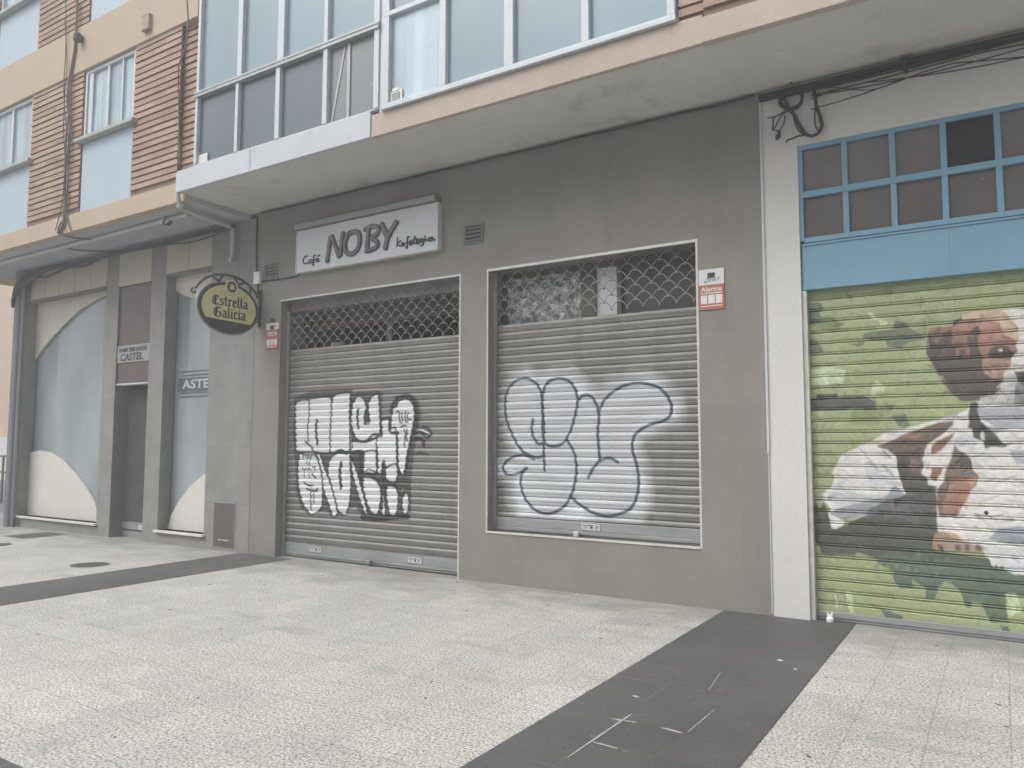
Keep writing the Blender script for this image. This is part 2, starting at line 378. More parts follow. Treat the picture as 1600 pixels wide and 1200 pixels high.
def ribbon(mb, pts, w, fn, d0, d1, caps=True):
    """stroke of width w along pts in a plane, as a raised bar with round ends"""
    P = [Vector((p[0], p[1])) for p in pts]; L = []; Rr = []
    for i, p in enumerate(P):
        d = P[min(i+1, len(P)-1)]-P[max(i-1, 0)]
        if d.length < 1e-9: d = Vector((1, 0))
        d.normalize(); n = Vector((-d.y, d.x)); L.append(p+n*w/2); Rr.append(p-n*w/2)
    d = (P[-1]-P[-2]).normalized(); n = Vector((-d.y, d.x))
    end = [P[-1]+n*(w/2*math.cos(a))+d*(w/2*math.sin(a)) for a in (.52, 1.05, 1.57, 2.09, 2.62)] if caps else []
    d = (P[0]-P[1]).normalized(); n = Vector((-d.y, d.x))
    st = [P[0]+n*(w/2*math.cos(a))+d*(w/2*math.sin(a)) for a in (.52, 1.05, 1.57, 2.09, 2.62)] if caps else []
    # quads along the stroke
    vs = []; fs = []
    for i in range(len(P)):
        vs += [fn(L[i].x, L[i].y, d1), fn(Rr[i].x, Rr[i].y, d1), fn(L[i].x, L[i].y, d0), fn(Rr[i].x, Rr[i].y, d0)]
    for i in range(len(P)-1):
        a, b = 4*i, 4*i+4
        fs += [(a, a+1, b+1, b), (a, b, b+2, a+2), (a+1, a+3, b+3, b+1)]
    mb.add(vs, fs)
    for arc, side in ((end, (L[-1], Rr[-1])), (st, (Rr[0], L[0]))):
        if arc:
            o = [side[0]]+arc+[side[1]]
            mb.prism([(q.x, q.y) for q in o], fn, d0, d1)
    return mb
front = lambda y0: (lambda a, b, d: (a, y0-d, b))          # plane facing -y

# ------------------------------------------------------------------ paint, in metres on the shutters
def inside(X, Z, poly):
    r_ = np.zeros(X.shape, bool); n = len(poly)
    for i in range(n):
        x1, z1 = poly[i]; x2, z2 = poly[(i+1) % n]
        if z1 == z2: continue
        c = ((z1 > Z) != (z2 > Z)) & (X < (x2-x1)*(Z-z1)/(z2-z1)+x1)
        r_ ^= c
    return r_
def dist(X, Z, pts):
    D = np.full(X.shape, 9.0)
    for (x1, z1), (x2, z2) in zip(pts[:-1], pts[1:]):
        dx, dz = x2-x1, z2-z1; l = dx*dx+dz*dz+1e-12
        t_ = np.clip(((X-x1)*dx+(Z-z1)*dz)/l, 0, 1)
        D = np.minimum(D, np.hypot(X-x1-t_*dx, Z-z1-t_*dz))
    return D
PCOL = {'k': (.035, .037, .042), 'w': (.76, .77, .785), 'h': (.72, .76, .80), 'f': (.54, .565, .585), 'b': (.035, .065, .095)}
def paint(X, Z, items, rgba, wob=0.0, aa=.004, k=1.0, soft=False):
    if wob:
        X = X+wob*np.sin(Z*61+3*np.sin(X*23))+wob*.6*np.sin(X*97+Z*41)
        Z = Z+wob*np.sin(X*53+2*np.sin(Z*31))*.8
    for kind, pts, col, w, cov in items:
        if col == 'BASE': c = np.array(base)
        elif isinstance(col, str): c = np.array(PCOL[col])
        else:
            c = np.array(lin(col)); g_ = c.mean(); q_ = .30 if c[0] > c[1]*1.25 else .16; c = k*(c*(1-q_)+g_*q_)
        xs = [p[0] for p in pts]; zs = [p[1] for p in pts]; mrg = w+.03
        ix = np.where((X[0] > min(xs)-mrg-.03) & (X[0] < max(xs)+mrg+.03))[0]; iz = np.where((Z[:, 0] > min(zs)-mrg-.03) & (Z[:, 0] < max(zs)+mrg+.03))[0]
        if len(ix) == 0 or len(iz) == 0: continue
        sl = (slice(iz[0], iz[-1]+1), slice(ix[0], ix[-1]+1)); xx, zz = X[sl], Z[sl]
        if kind == 'p':
            sd_ = dist(xx, zz, list(pts)+[pts[0]]); sgn = np.where(inside(xx, zz, pts), 1, -1)
            a = np.clip(.5+sgn*sd_/(2*aa), 0, 1)*cov
        elif kind == 'h':
            sd_ = dist(xx, zz, list(pts)+[pts[0]]); sgn = np.where(inside(xx, zz, pts), 1, -1)
            a = np.clip(.5+sgn*sd_/(2*w), 0, 1)*cov
            a = a*(.78+.22*np.sin(xx*9+4*np.sin(zz*5)))
        else:
            q = [tuple(v)[:2] for v in smooth_path([(p[0], p[1], 0) for p in pts], 4)] if soft else pts
            a = np.clip((w/2-dist(xx, zz, q))/(2*aa)+.5, 0, 1)*cov
        a = a[..., None]; old = rgba[sl]
        na = old[..., 3:4]*(1-a)+a
        old[..., :3] = np.where(na > 1e-4, (old[..., :3]*old[..., 3:4]*(1-a)+c*a)/np.maximum(na, 1e-4), old[..., :3]); old[..., 3:4] = na
        rgba[sl] = old
def shutter(name, parent, x0, x1, z0, z1, y, pitch, prof, dx, items, m, base=None, dabs=0, **kw):
    """rolled slats: real corrugated sheet, painted through a colour attribute"""
    nx = int((x1-x0)/dx)+1; xs = np.linspace(x0, x1, nx)
    z = []; yy = []; k = 0
    top = z1
    while top-k*pitch > z0:
        for fz, fy in prof:
            zz = top-(k+fz)*pitch
            if zz < z0: break
            z.append(zz); yy.append(y+fy)
        k += 1
    z = np.array(z); yy = np.array(yy); nz = len(z)
    X, Z = np.meshgrid(xs, z); Y = np.repeat(yy[:, None], nx, 1)
    rng = np.random.default_rng(3)
    Y = Y+.0015*np.sin(X*1.7+Z*3)+.0008*np.sin(X*5+np.floor((top-Z)/pitch+1e-4)*2.1)
    row_ = np.floor((top-Z)/pitch+1e-4)
    Y = Y+.0016*np.sin(row_*12.9898)*np.sin(X*.9+row_*.7)
    for _ in range(9):                                   # shallow dents
        dx_, dz_, rr_ = rng.uniform(x0, x1), rng.uniform(z0, z1), rng.uniform(.04, .12)
        Y = Y+rng.uniform(.002, .007)*np.exp(-((X-dx_)**2+((Z-dz_)*1.5)**2)/rr_**2)
    rgba = np.zeros(X.shape+(4,))
    if base: rgba[..., :3] = base; rgba[..., 3] = 1
    paint(X, Z, items, rgba, **kw)
    for _ in range(dabs):                                # brush dabs, each a shade lighter or darker than the paint under it
        i, j = rng.integers(0, nz), rng.integers(0, nx)
        c = rgba[i, j, :3].copy(); cx_, cz_ = X[i, j], Z[i, j]
        ln, wd, an = rng.uniform(.02, .075), rng.uniform(.006, .016), (rng.uniform(-.9, .5) if c.max() > .35 and c.std() < .04 else rng.uniform(0, 3.1))
        j0, j1 = max(0, j-int(ln/dx)-2), min(nx, j+int(ln/dx)+3); i0, i1 = max(0, i-26), min(nz, i+27)
        xx, zz = X[i0:i1, j0:j1]-cx_, Z[i0:i1, j0:j1]-cz_
        u_, v_ = xx*math.cos(an)+zz*math.sin(an), -xx*math.sin(an)+zz*math.cos(an)
        sim = np.abs(rgba[i0:i1, j0:j1, :3]-c).max(-1) < .12
        k_ = ((u_/ln)**2+(v_/wd)**2 < 1) & sim
        f_ = rng.uniform(.76, 1.2) if c[1] < c[0]*1.08 else rng.uniform(.86, 1.1); tint = np.array([1, rng.uniform(.96, 1.03), rng.uniform(.92, 1.06)])
        rgba[i0:i1, j0:j1, :3][k_] = np.clip(c*f_*tint, 0, .8)
    org = ORG[parent.name]
    co = np.stack([X-org.x, Y-org.y, Z-org.z], -1).reshape(-1, 3)
    idx = np.arange(nz*nx).reshape(nz, nx)
    fc = np.stack([idx[:-1, :-1], idx[1:, :-1], idx[1:, 1:], idx[:-1, 1:]], -1).reshape(-1, 4)
    me = bpy.data.meshes.new(name); me.vertices.add(len(co)); me.vertices.foreach_set('co', co.ravel().astype(np.float32))
    me.loops.add(fc.size); me.loops.foreach_set('vertex_index', fc.ravel().astype(np.int32))
    me.polygons.add(len(fc)); me.polygons.foreach_set('loop_start', np.arange(0, fc.size, 4, dtype=np.int32))
    me.update(calc_edges=True); me.validate()
    at = me.color_attributes.new('paint', 'FLOAT_COLOR', 'POINT'); at.data.foreach_set('color', rgba.reshape(-1).astype(np.float32))
    me.materials.append(M[m]); me.shade_smooth()
    o = bpy.data.objects.new(name, me); C.objects.link(o); o.parent = parent; ORG[o.name] = org
    return o
CURVED = [(0, .016), (.045, .016), (.06, -.001), (.12, -.007), (.24, -.012), (.40, -.013), (.55, -.011), (.60, -.006), (.70, -.006), (.82, -.004), (.93, .001), (.985, .004)]
FLAT = [(0, .018), (.045, .018), (.055, -.003), (.13, -.004), (.21, -.004), (.29, -.005), (.37, -.005), (.45, -.005), (.53, -.005), (.61, -.004), (.69, -.004), (.78, -.003), (.81, .008), (.835, .008), (.85, -.004), (.90, -.007), (.965, -.004), (.985, .008)]
def lattice(parent, x0, x1, z0, z1, y, p=.165, h=.073, rad=.0043):
    """fish-scale grille of bent bars, alternate rows shifted by half a scale"""
    mb = MB(); row = 0; z = z1-h
    while z > z0-h*.4:
        off = (row % 2)*p/2; i0 = math.floor((x0-off)/p); path = []; x = x0
        n = int((x1-x0)/(p/10))
        for i in range(n+1):
            x = x0+(x1-x0)*i/n; ph = ((x-off)/p) % 1.0
            path.append((x, y+(.006 if row % 2 else 0), z+h*1.12*abs(math.sin(math.pi*ph))**.75))
        mb.tube(path, rad, 5)
        k = math.ceil((x0-off)/p)
        while off+k*p < x1:
            xx = off+k*p; mb.tube([(xx, y-.012, z), (xx, y+.014, z)], .011, 6); k += 1
        row += 1; z -= h
    return obj('lattice_grille', mb, 'galv_wire', parent, smooth=True)
def brick_panel(mb, back, x0, x1, z0, z1, y, pitch=.093, hb=.066):
    k0 = math.ceil(z0/pitch-.001); z = k0*pitch
    while z < z1-.02:
        j = .004*math.sin(z*91)
        mb.box(x0, x1, y-.022+j, y+.03, z+.002, min(z+hb, z1)); z += pitch
    back.box(x0, x1, y+.0, y+.12, z0, z1)

# traced outlines, in metres on the wall plane
GRAFFITI_DOOR = [
 ('p',[(-8.048,2.113),(-7.718,2.197),(-6.985,2.2),(-6.95,2.153),(-6.515,2.162),(-6.472,2.137),(-6.455,1.795),(-6.268,1.808),(-6.251,1.996),(-6.129,2.07),(-5.978,2.066),(-5.878,2.016),(-5.837,1.87),(-5.92,1.526),(-5.965,1.22),(-5.982,1.067),(-5.976,0.688),(-6.205,0.616),(-6.781,0.601),(-6.893,0.723),(-7.123,0.584),(-7.281,0.559),(-7.422,0.65),(-7.678,0.555),(-7.849,0.639),(-7.966,0.845),(-7.993,1.269),(-8.023,1.397)],'k',0,0.72),
 ('p',[(-8.014,2.052),(-7.861,2.086),(-7.781,2.079),(-7.715,2.09),(-7.535,2.106),(-7.371,2.101),(-7.323,2.058),(-7.279,2.131),(-7.006,2.143),(-6.997,1.77),(-6.971,1.64),(-6.987,1.396),(-7.316,1.386),(-7.973,1.402)],'w',0,1),
 ('p',[(-6.969,1.99),(-6.915,2.071),(-6.86,2.097),(-6.805,2.083),(-6.749,2.017),(-6.725,1.928),(-6.743,1.767),(-6.667,1.766),(-6.693,1.943),(-6.674,2.047),(-6.546,2.124),(-6.512,2.003),(-6.494,1.637),(-6.6,1.622),(-6.716,1.542),(-6.858,1.542),(-6.937,1.623),(-6.985,1.738)],'w',0,1),
 ('p',[(-6.985,1.526),(-6.858,1.526),(-6.716,1.518),(-6.6,1.606),(-6.462,1.605),(-6.466,1.795),(-6.35,1.793),(-6.348,1.667),(-6.224,1.659),(-6.204,1.077),(-6.378,1.072),(-6.392,1.228),(-6.434,1.29),(-6.463,1.133),(-6.579,1.162),(-6.676,1.184),(-6.751,1.142),(-6.767,1.398),(-6.982,1.396)],'w',0,1),
 ('p',[(-6.239,1.95),(-6.179,2.025),(-6.081,2.043),(-5.993,2.003),(-5.954,1.927),(-5.945,1.843),(-5.957,1.76),(-5.987,1.635),(-6.018,1.51),(-6.058,1.343),(-6.078,1.218),(-6.104,1.134),(-6.12,1.109),(-6.165,1.183),(-6.199,1.233),(-6.211,1.611),(-6.317,1.637),(-6.319,1.756),(-6.299,1.866),(-6.278,1.934)],'w',0,1),
 ('p',[(-5.944,1.643),(-5.891,1.676),(-5.806,1.683),(-5.711,1.641),(-5.711,1.596),(-5.784,1.625),(-5.869,1.642),(-5.922,1.618)],'w',0,1),
 ('p',[(-7.898,1.377),(-7.62,1.379),(-7.533,1.226),(-7.48,1.044),(-7.47,0.714),(-7.538,0.628),(-7.643,0.574),(-7.727,0.603),(-7.84,0.723),(-7.92,0.931),(-7.94,1.143),(-7.921,1.313)],'w',0,1),
 ('p',[(-7.657,1.391),(-7.525,1.367),(-7.438,1.194),(-7.339,0.998),(-7.242,0.789),(-7.203,0.628),(-7.235,0.562),(-7.282,0.584),(-7.354,0.719),(-7.453,0.913),(-7.493,1.085),(-7.545,1.242),(-7.632,1.375)],'w',0,1),
 ('p',[(-7.156,1.395),(-7.009,1.396),(-6.984,1.283),(-6.965,0.961),(-6.982,0.759),(-7.034,0.62),(-7.101,0.597),(-7.181,0.646),(-7.266,0.837),(-7.328,1.015),(-7.377,1.113),(-7.358,1.261),(-7.303,1.336),(-7.246,1.378)],'w',0,1),
 ('p',[(-6.963,1.324),(-6.917,1.26),(-6.848,1.108),(-6.778,0.927),(-6.72,0.77),(-6.673,0.591),(-6.74,0.667),(-6.842,0.869),(-6.924,1.066),(-6.96,1.202)],'w',0,1),
 ('p',[(-6.761,1.082),(-6.627,1.077),(-6.511,1.02),(-6.464,0.92),(-6.461,0.768),(-6.504,0.656),(-6.549,0.625),(-6.606,0.651),(-6.678,0.742),(-6.727,0.86),(-6.759,0.962)],'w',0,1),
 ('p',[(-6.441,0.904),(-6.406,0.855),(-6.392,0.729),(-6.38,0.662),(-6.407,0.623),(-6.447,0.659),(-6.427,0.77)],'w',0,1),
 ('p',[(-6.363,0.991),(-6.263,0.986),(-6.196,0.929),(-6.183,0.822),(-6.202,0.679),(-6.256,0.61),(-6.312,0.649),(-6.348,0.756),(-6.373,0.89)],'w',0,1),
 ('p',[(-6.401,1.201),(-6.213,1.255),(-6.203,1.046),(-6.364,1.033)],'w',0,1),
 ('p',[(-6.769,1.394),(-6.554,1.404),(-6.542,1.147),(-6.687,1.136),(-6.762,1.117)],'w',0,1),
 ('p',[(-6.131,0.981),(-6.098,0.982),(-6.113,0.916),(-6.138,0.898)],'w',0,1),
 ('p',[(-6.054,0.918),(-6.015,0.853),(-6.019,0.746),(-6.05,0.662),(-6.093,0.677),(-6.122,0.783),(-6.097,0.883)],'w',0,1),
 ('s',[(-8.014,2.052),(-7.861,2.086),(-7.781,2.079),(-7.715,2.09),(-7.535,2.106),(-7.371,2.101),(-7.323,2.058),(-7.279,2.131),(-7.006,2.143),(-6.997,1.77),(-6.971,1.64),(-6.987,1.396),(-7.316,1.386),(-7.973,1.402),(-8.014,2.052)],'k',0.02,1),
 ('s',[(-6.969,1.99),(-6.915,2.071),(-6.86,2.097),(-6.805,2.083),(-6.749,2.017),(-6.725,1.928),(-6.743,1.767),(-6.667,1.766),(-6.693,1.943),(-6.674,2.047),(-6.546,2.124),(-6.512,2.003),(-6.494,1.637),(-6.6,1.622),(-6.716,1.542),(-6.858,1.542),(-6.937,1.623),(-6.985,1.738),(-6.969,1.99)],'k',0.02,1),
 ('s',[(-6.985,1.526),(-6.858,1.526),(-6.716,1.518),(-6.6,1.606),(-6.462,1.605),(-6.466,1.795),(-6.35,1.793),(-6.348,1.667),(-6.224,1.659),(-6.204,1.077),(-6.378,1.072),(-6.392,1.228),(-6.434,1.29),(-6.463,1.133),(-6.579,1.162),(-6.676,1.184),(-6.751,1.142),(-6.767,1.398),(-6.982,1.396),(-6.985,1.526)],'k',0.02,1),
 ('s',[(-6.239,1.95),(-6.179,2.025),(-6.081,2.043),(-5.993,2.003),(-5.954,1.927),(-5.945,1.843),(-5.957,1.76),(-5.987,1.635),(-6.018,1.51),(-6.058,1.343),(-6.078,1.218),(-6.104,1.134),(-6.12,1.109),(-6.165,1.183),(-6.199,1.233),(-6.211,1.611),(-6.317,1.637),(-6.319,1.756),(-6.299,1.866),(-6.278,1.934),(-6.239,1.95)],'k',0.02,1),
 ('s',[(-5.944,1.643),(-5.891,1.676),(-5.806,1.683),(-5.711,1.641),(-5.711,1.596),(-5.784,1.625),(-5.869,1.642),(-5.922,1.618),(-5.944,1.643)],'k',0.02,1),
 ('s',[(-7.898,1.377),(-7.62,1.379),(-7.533,1.226),(-7.48,1.044),(-7.47,0.714),(-7.538,0.628),(-7.643,0.574),(-7.727,0.603),(-7.84,0.723),(-7.92,0.931),(-7.94,1.143),(-7.921,1.313),(-7.898,1.377)],'k',0.02,1),
 ('s',[(-7.657,1.391),(-7.525,1.367),(-7.438,1.194),(-7.339,0.998),(-7.242,0.789),(-7.203,0.628),(-7.235,0.562),(-7.282,0.584),(-7.354,0.719),(-7.453,0.913),(-7.493,1.085),(-7.545,1.242),(-7.632,1.375),(-7.657,1.391)],'k',0.02,1),
 ('s',[(-7.156,1.395),(-7.009,1.396),(-6.984,1.283),(-6.965,0.961),(-6.982,0.759),(-7.034,0.62),(-7.101,0.597),(-7.181,0.646),(-7.266,0.837),(-7.328,1.015),(-7.377,1.113),(-7.358,1.261),(-7.303,1.336),(-7.246,1.378),(-7.156,1.395)],'k',0.02,1),
 ('s',[(-6.963,1.324),(-6.917,1.26),(-6.848,1.108),(-6.778,0.927),(-6.72,0.77),(-6.673,0.591),(-6.74,0.667),(-6.842,0.869),(-6.924,1.066),(-6.96,1.202),(-6.963,1.324)],'k',0.02,1),
 ('s',[(-6.761,1.082),(-6.627,1.077),(-6.511,1.02),(-6.464,0.92),(-6.461,0.768),(-6.504,0.656),(-6.549,0.625),(-6.606,0.651),(-6.678,0.742),(-6.727,0.86),(-6.759,0.962),(-6.761,1.082)],'k',0.02,1),
 ('s',[(-6.441,0.904),(-6.406,0.855),(-6.392,0.729),(-6.38,0.662),(-6.407,0.623),(-6.447,0.659),(-6.427,0.77),(-6.441,0.904)],'k',0.02,1),
 ('s',[(-6.363,0.991),(-6.263,0.986),(-6.196,0.929),(-6.183,0.822),(-6.202,0.679),(-6.256,0.61),(-6.312,0.649),(-6.348,0.756),(-6.373,0.89),(-6.363,0.991)],'k',0.02,1),
 ('s',[(-6.401,1.201),(-6.213,1.255),(-6.203,1.046),(-6.364,1.033),(-6.401,1.201)],'k',0.02,1),
 ('s',[(-6.769,1.394),(-6.554,1.404),(-6.542,1.147),(-6.687,1.136),(-6.762,1.117),(-6.769,1.394)],'k',0.02,1),
 ('s',[(-6.131,0.981),(-6.098,0.982),(-6.113,0.916),(-6.138,0.898),(-6.131,0.981)],'k',0.02,1),
 ('s',[(-6.054,0.918),(-6.015,0.853),(-6.019,0.746),(-6.05,0.662),(-6.093,0.677),(-6.122,0.783),(-6.097,0.883),(-6.054,0.918)],'k',0.02,1),
 ('s',[(-7.757,2.087),(-7.75,1.865),(-7.769,1.696),(-7.751,1.526)],'k',0.0238,1),
 ('s',[(-7.341,2.092),(-7.341,1.858),(-7.351,1.609),(-7.344,1.385)],'k',0.0264,1),
 ('s',[(-7.006,2.164),(-7.012,1.934),(-7.0,1.689),(-6.994,1.445),(-6.982,1.202),(-6.965,0.961),(-6.992,0.719),(-7.035,0.636)],'k',0.0264,1),
 ('s',[(-7.598,1.804),(-7.612,1.694),(-7.596,1.568),(-7.576,1.493)],'k',0.042,1),
 ('s',[(-6.862,1.931),(-6.876,1.85),(-6.862,1.696)],'k',0.039400000000000004,1),
 ('s',[(-6.73,1.928),(-6.761,1.848),(-6.743,1.743),(-6.7,1.799),(-6.709,1.927)],'k',0.0238,1),
 ('s',[(-7.812,1.526),(-7.707,1.467),(-7.607,1.35),(-7.532,1.217),(-7.48,1.044),(-7.47,0.714),(-7.538,0.624)],'k',0.0264,1),
 ('s',[(-7.525,1.376),(-7.45,1.202),(-7.34,1.015),(-7.242,0.789),(-7.192,0.637),(-7.101,0.601)],'k',0.0264,1),
 ('s',[(-6.985,1.738),(-6.937,1.623),(-6.858,1.542),(-6.716,1.526),(-6.609,1.558),(-6.504,1.589)],'k',0.029,1),
 ('s',[(-7.141,1.256),(-7.165,1.117),(-7.138,0.939)],'k',0.04850000000000001,1),
 ('s',[(-7.28,1.353),(-7.213,1.395),(-7.134,1.413),(-7.054,1.375)],'k',0.042,1),
 ('s',[(-6.965,1.388),(-6.789,1.406),(-6.761,1.358)],'k',0.042,1),
 ('s',[(-6.799,1.373),(-6.806,1.205),(-6.78,0.998)],'k',0.0615,1),
 ('s',[(-6.963,1.324),(-6.882,1.18),(-6.801,0.998),(-6.733,0.841),(-6.665,0.67)],'k',0.029,1),
 ('s',[(-6.548,1.561),(-6.541,1.21)],'k',0.0212,1),
 ('s',[(-6.537,1.447),(-6.531,1.148),(-6.686,1.127),(-6.57,1.087),(-6.477,1.004),(-6.451,0.853),(-6.482,0.708)],'k',0.0316,1),
 ('s',[(-6.431,1.252),(-6.445,1.107),(-6.409,1.023),(-6.396,0.906),(-6.37,0.772)],'k',0.04850000000000001,1),
 ('s',[(-6.21,1.448),(-6.198,1.046),(-6.342,1.017),(-6.219,0.979),(-6.163,0.914)],'k',0.0316,1),
 ('s',[(-6.222,1.611),(-6.209,1.216)],'k',0.0238,1),
 ('s',[(-6.52,2.113),(-6.498,1.896),(-6.483,1.724),(-6.463,1.587)],'k',0.029,1),
 ('s',[(-6.467,1.801),(-6.32,1.807),(-6.323,1.637),(-6.195,1.636)],'k',0.029,1),
 ('s',[(-6.236,2.061),(-6.07,2.085),(-5.972,2.044),(-5.916,1.884),(-5.924,1.751),(-5.965,1.618),(-6.006,1.468),(-6.036,1.318),(-6.066,1.177)],'k',0.042,1),
 ('s',[(-6.322,1.892),(-6.29,1.977),(-6.213,2.043)],'k',0.04850000000000001,1),
 ('s',[(-6.232,1.882),(-6.188,1.89),(-6.175,1.771),(-6.131,1.758)],'k',0.0212,1),
 ('s',[(-6.144,1.88),(-6.131,1.787)],'k',0.0212,1),
 ('s',[(-6.089,1.888),(-6.082,1.77),(-6.043,1.765)],'k',0.0212,1),
 ('s',[(-6.045,1.878),(-6.049,1.803),(-6.0,1.794)],'k',0.0212,1),
 ('s',[(-6.163,1.699),(-6.108,1.72),(-6.075,1.715)],'k',0.0212,1),
 ('s',[(-6.102,1.678),(-6.084,1.602),(-6.094,1.527),(-6.093,1.46)],'k',0.0212,1),
 ('s',[(-6.058,1.677),(-6.062,1.585),(-6.051,1.535)],'k',0.0212,1),
 ('s',[(-7.859,1.288),(-7.83,1.339)],'k',0.016,1),
 ('s',[(-7.8,1.348),(-7.762,1.306),(-7.733,1.349),(-7.714,1.298),(-7.667,1.349)],'k',0.018600000000000002,1),
 ('s',[(-7.761,1.272),(-7.757,1.222),(-7.717,1.223),(-7.719,1.273)],'k',0.016,1),
 ('s',[(-7.855,1.187),(-7.817,1.145),(-7.782,1.179)],'k',0.018600000000000002,1),
 ('s',[(-7.757,1.146),(-7.722,1.18),(-7.691,1.147)],'k',0.018600000000000002,1),
 ('s',[(-7.662,1.19),(-7.614,1.187),(-7.619,1.149)],'k',0.018600000000000002,1),
 ('s',[(-7.816,1.111),(-7.814,1.052)],'k',0.018600000000000002,1),
 ('s',[(-7.726,1.113),(-7.718,1.046)],'k',0.018600000000000002,1),
 ('s',[(-7.671,1.106),(-7.598,1.049)],'k',0.0238,1),
 ('s',[(-7.812,0.985),(-7.751,0.953),(-7.666,0.947)],'k',0.0238,1),
 ('s',[(-7.761,0.902),(-7.688,0.888),(-7.605,0.883),(-7.558,0.909)],'k',0.0264,1),
 ('s',[(-7.688,0.863),(-7.678,0.638)],'k',0.0238,1),
 ('s',[(-7.628,0.857),(-7.626,0.724)],'k',0.0212,1),
 ('s',[(-5.923,1.634),(-5.848,1.642),(-5.752,1.568),(-5.69,1.6),(-5.701,1.666),(-5.807,1.704)],'k',0.029,1),
 ('s',[(-5.932,1.552),(-5.868,1.568),(-5.804,1.527),(-5.803,1.477)],'k',0.04850000000000001,1),
 ('s',[(-5.919,1.378),(-5.845,1.395),(-5.739,1.371)],'k',0.0212,1),
 ('s',[(-6.767,0.584),(-6.479,0.582),(-6.147,0.624),(-6.027,0.63)],'k',0.068,1),
]
GRAFFITI_WINDOW = [
 ('h',[(-4.642,2.131),(-4.537,2.27),(-4.371,2.311),(-4.228,2.237),(-4.029,2.297),(-3.834,2.288),(-3.683,2.179),(-3.608,2.092),(-3.461,2.053),(-3.334,2.147),(-3.139,2.204),(-2.933,2.186),(-2.766,2.107),(-2.653,1.977),(-2.607,1.82),(-2.624,1.727),(-2.889,1.636),(-3.042,1.574),(-3.061,1.462),(-2.978,1.273),(-2.947,1.085),(-2.966,0.897),(-3.052,0.768),(-3.294,0.739),(-3.654,0.703),(-4.13,0.66),(-4.431,0.694),(-4.576,0.861),(-4.555,1.105),(-4.788,1.135),(-4.746,1.313),(-4.535,1.403),(-4.662,1.668),(-4.706,1.918)],'h',0.085,1),
 ('p',[(-4.158,1.75),(-4.168,1.992),(-4.208,2.115),(-4.289,2.188),(-4.391,2.219),(-4.516,2.188),(-4.611,2.094),(-4.642,1.97),(-4.631,1.792),(-4.557,1.614),(-4.452,1.456),(-4.35,1.387),(-4.229,1.354),(-4.159,1.372)],'f',0,0.8),
 ('p',[(-4.148,1.732),(-4.168,1.905),(-4.148,2.078),(-4.088,2.17),(-3.95,2.199),(-3.835,2.16),(-3.759,2.064),(-3.741,1.928),(-3.779,1.761),(-3.837,1.61),(-3.914,1.509),(-4.031,1.475),(-4.129,1.509)],'f',0,0.8),
 ('p',[(-3.49,1.839),(-3.426,1.953),(-3.281,2.063),(-3.105,2.113),(-2.951,2.099),(-2.817,2.046),(-2.735,1.948),(-2.704,1.838),(-2.755,1.745),(-2.905,1.7),(-3.042,1.638),(-3.111,1.558),(-3.121,1.446),(-3.08,1.303),(-3.056,1.145),(-3.075,1.003),(-3.136,0.874),(-3.258,0.804),(-3.418,0.772),(-3.58,0.805),(-3.727,0.88),(-3.83,0.958),(-3.764,1.093),(-3.744,1.26),(-3.838,1.509),(-3.76,1.761),(-3.722,1.961),(-3.628,2.009),(-3.536,1.939)],'f',0,0.8),
 ('p',[(-3.857,1.534),(-3.781,1.409),(-3.754,1.259),(-3.773,1.093),(-3.831,0.942),(-3.917,0.838),(-4.071,0.764),(-4.229,0.782),(-4.35,0.87),(-4.421,0.988),(-4.442,1.108),(-4.401,1.213),(-4.229,1.354),(-4.149,1.458)],'f',0,0.8),
 ('s',[(-4.158,1.75),(-4.168,1.992),(-4.208,2.115),(-4.289,2.188),(-4.391,2.219),(-4.516,2.188),(-4.611,2.094),(-4.642,1.97),(-4.631,1.792),(-4.557,1.614),(-4.452,1.456),(-4.35,1.387),(-4.229,1.354),(-4.159,1.372)],'b',0.031,0.95),
 ('s',[(-4.139,1.219),(-4.149,1.458),(-4.148,1.732),(-4.168,1.905),(-4.148,2.078),(-4.088,2.17),(-3.95,2.199),(-3.835,2.16),(-3.759,2.064),(-3.741,1.928),(-3.779,1.761),(-3.837,1.61),(-3.914,1.509),(-4.031,1.475),(-4.129,1.509),(-4.159,1.612),(-4.168,1.733)],'b',0.031,0.95),
 ('s',[(-4.279,1.769),(-4.299,1.665),(-4.269,1.561),(-4.209,1.5),(-4.169,1.509)],'b',0.031,0.95),
 ('s',[(-3.857,1.534),(-3.781,1.409),(-3.754,1.259),(-3.773,1.093),(-3.831,0.942),(-3.917,0.838),(-4.071,0.764),(-4.229,0.782),(-4.35,0.87),(-4.421,0.988),(-4.442,1.108),(-4.401,1.213),(-4.36,1.24)],'b',0.031,0.95),
 ('s',[(-4.269,1.336),(-4.391,1.378),(-4.514,1.368),(-4.64,1.297),(-4.671,1.226),(-4.618,1.165),(-4.473,1.177),(-4.36,1.24)],'b',0.031,0.95),
 ('s',[(-3.741,1.945),(-3.684,2.002),(-3.59,1.999),(-3.526,1.923),(-3.491,1.789),(-3.505,1.625),(-3.493,1.444),(-3.485,1.346)],'b',0.031,0.95),
 ('s',[(-3.49,1.839),(-3.426,1.953),(-3.281,2.063),(-3.105,2.113),(-2.951,2.099),(-2.817,2.046),(-2.735,1.948),(-2.704,1.838),(-2.755,1.745),(-2.905,1.7),(-3.042,1.638),(-3.111,1.558),(-3.121,1.446),(-3.08,1.303),(-3.056,1.145),(-3.075,1.003),(-3.136,0.874),(-3.258,0.804),(-3.418,0.772),(-3.58,0.805),(-3.727,0.88),(-3.83,0.958)],'b',0.031,0.95),
 ('s',[(-3.28,1.316),(-3.359,1.356),(-3.449,1.346),(-3.522,1.296),(-3.587,1.213),(-3.615,1.155)],'b',0.031,0.95),
]
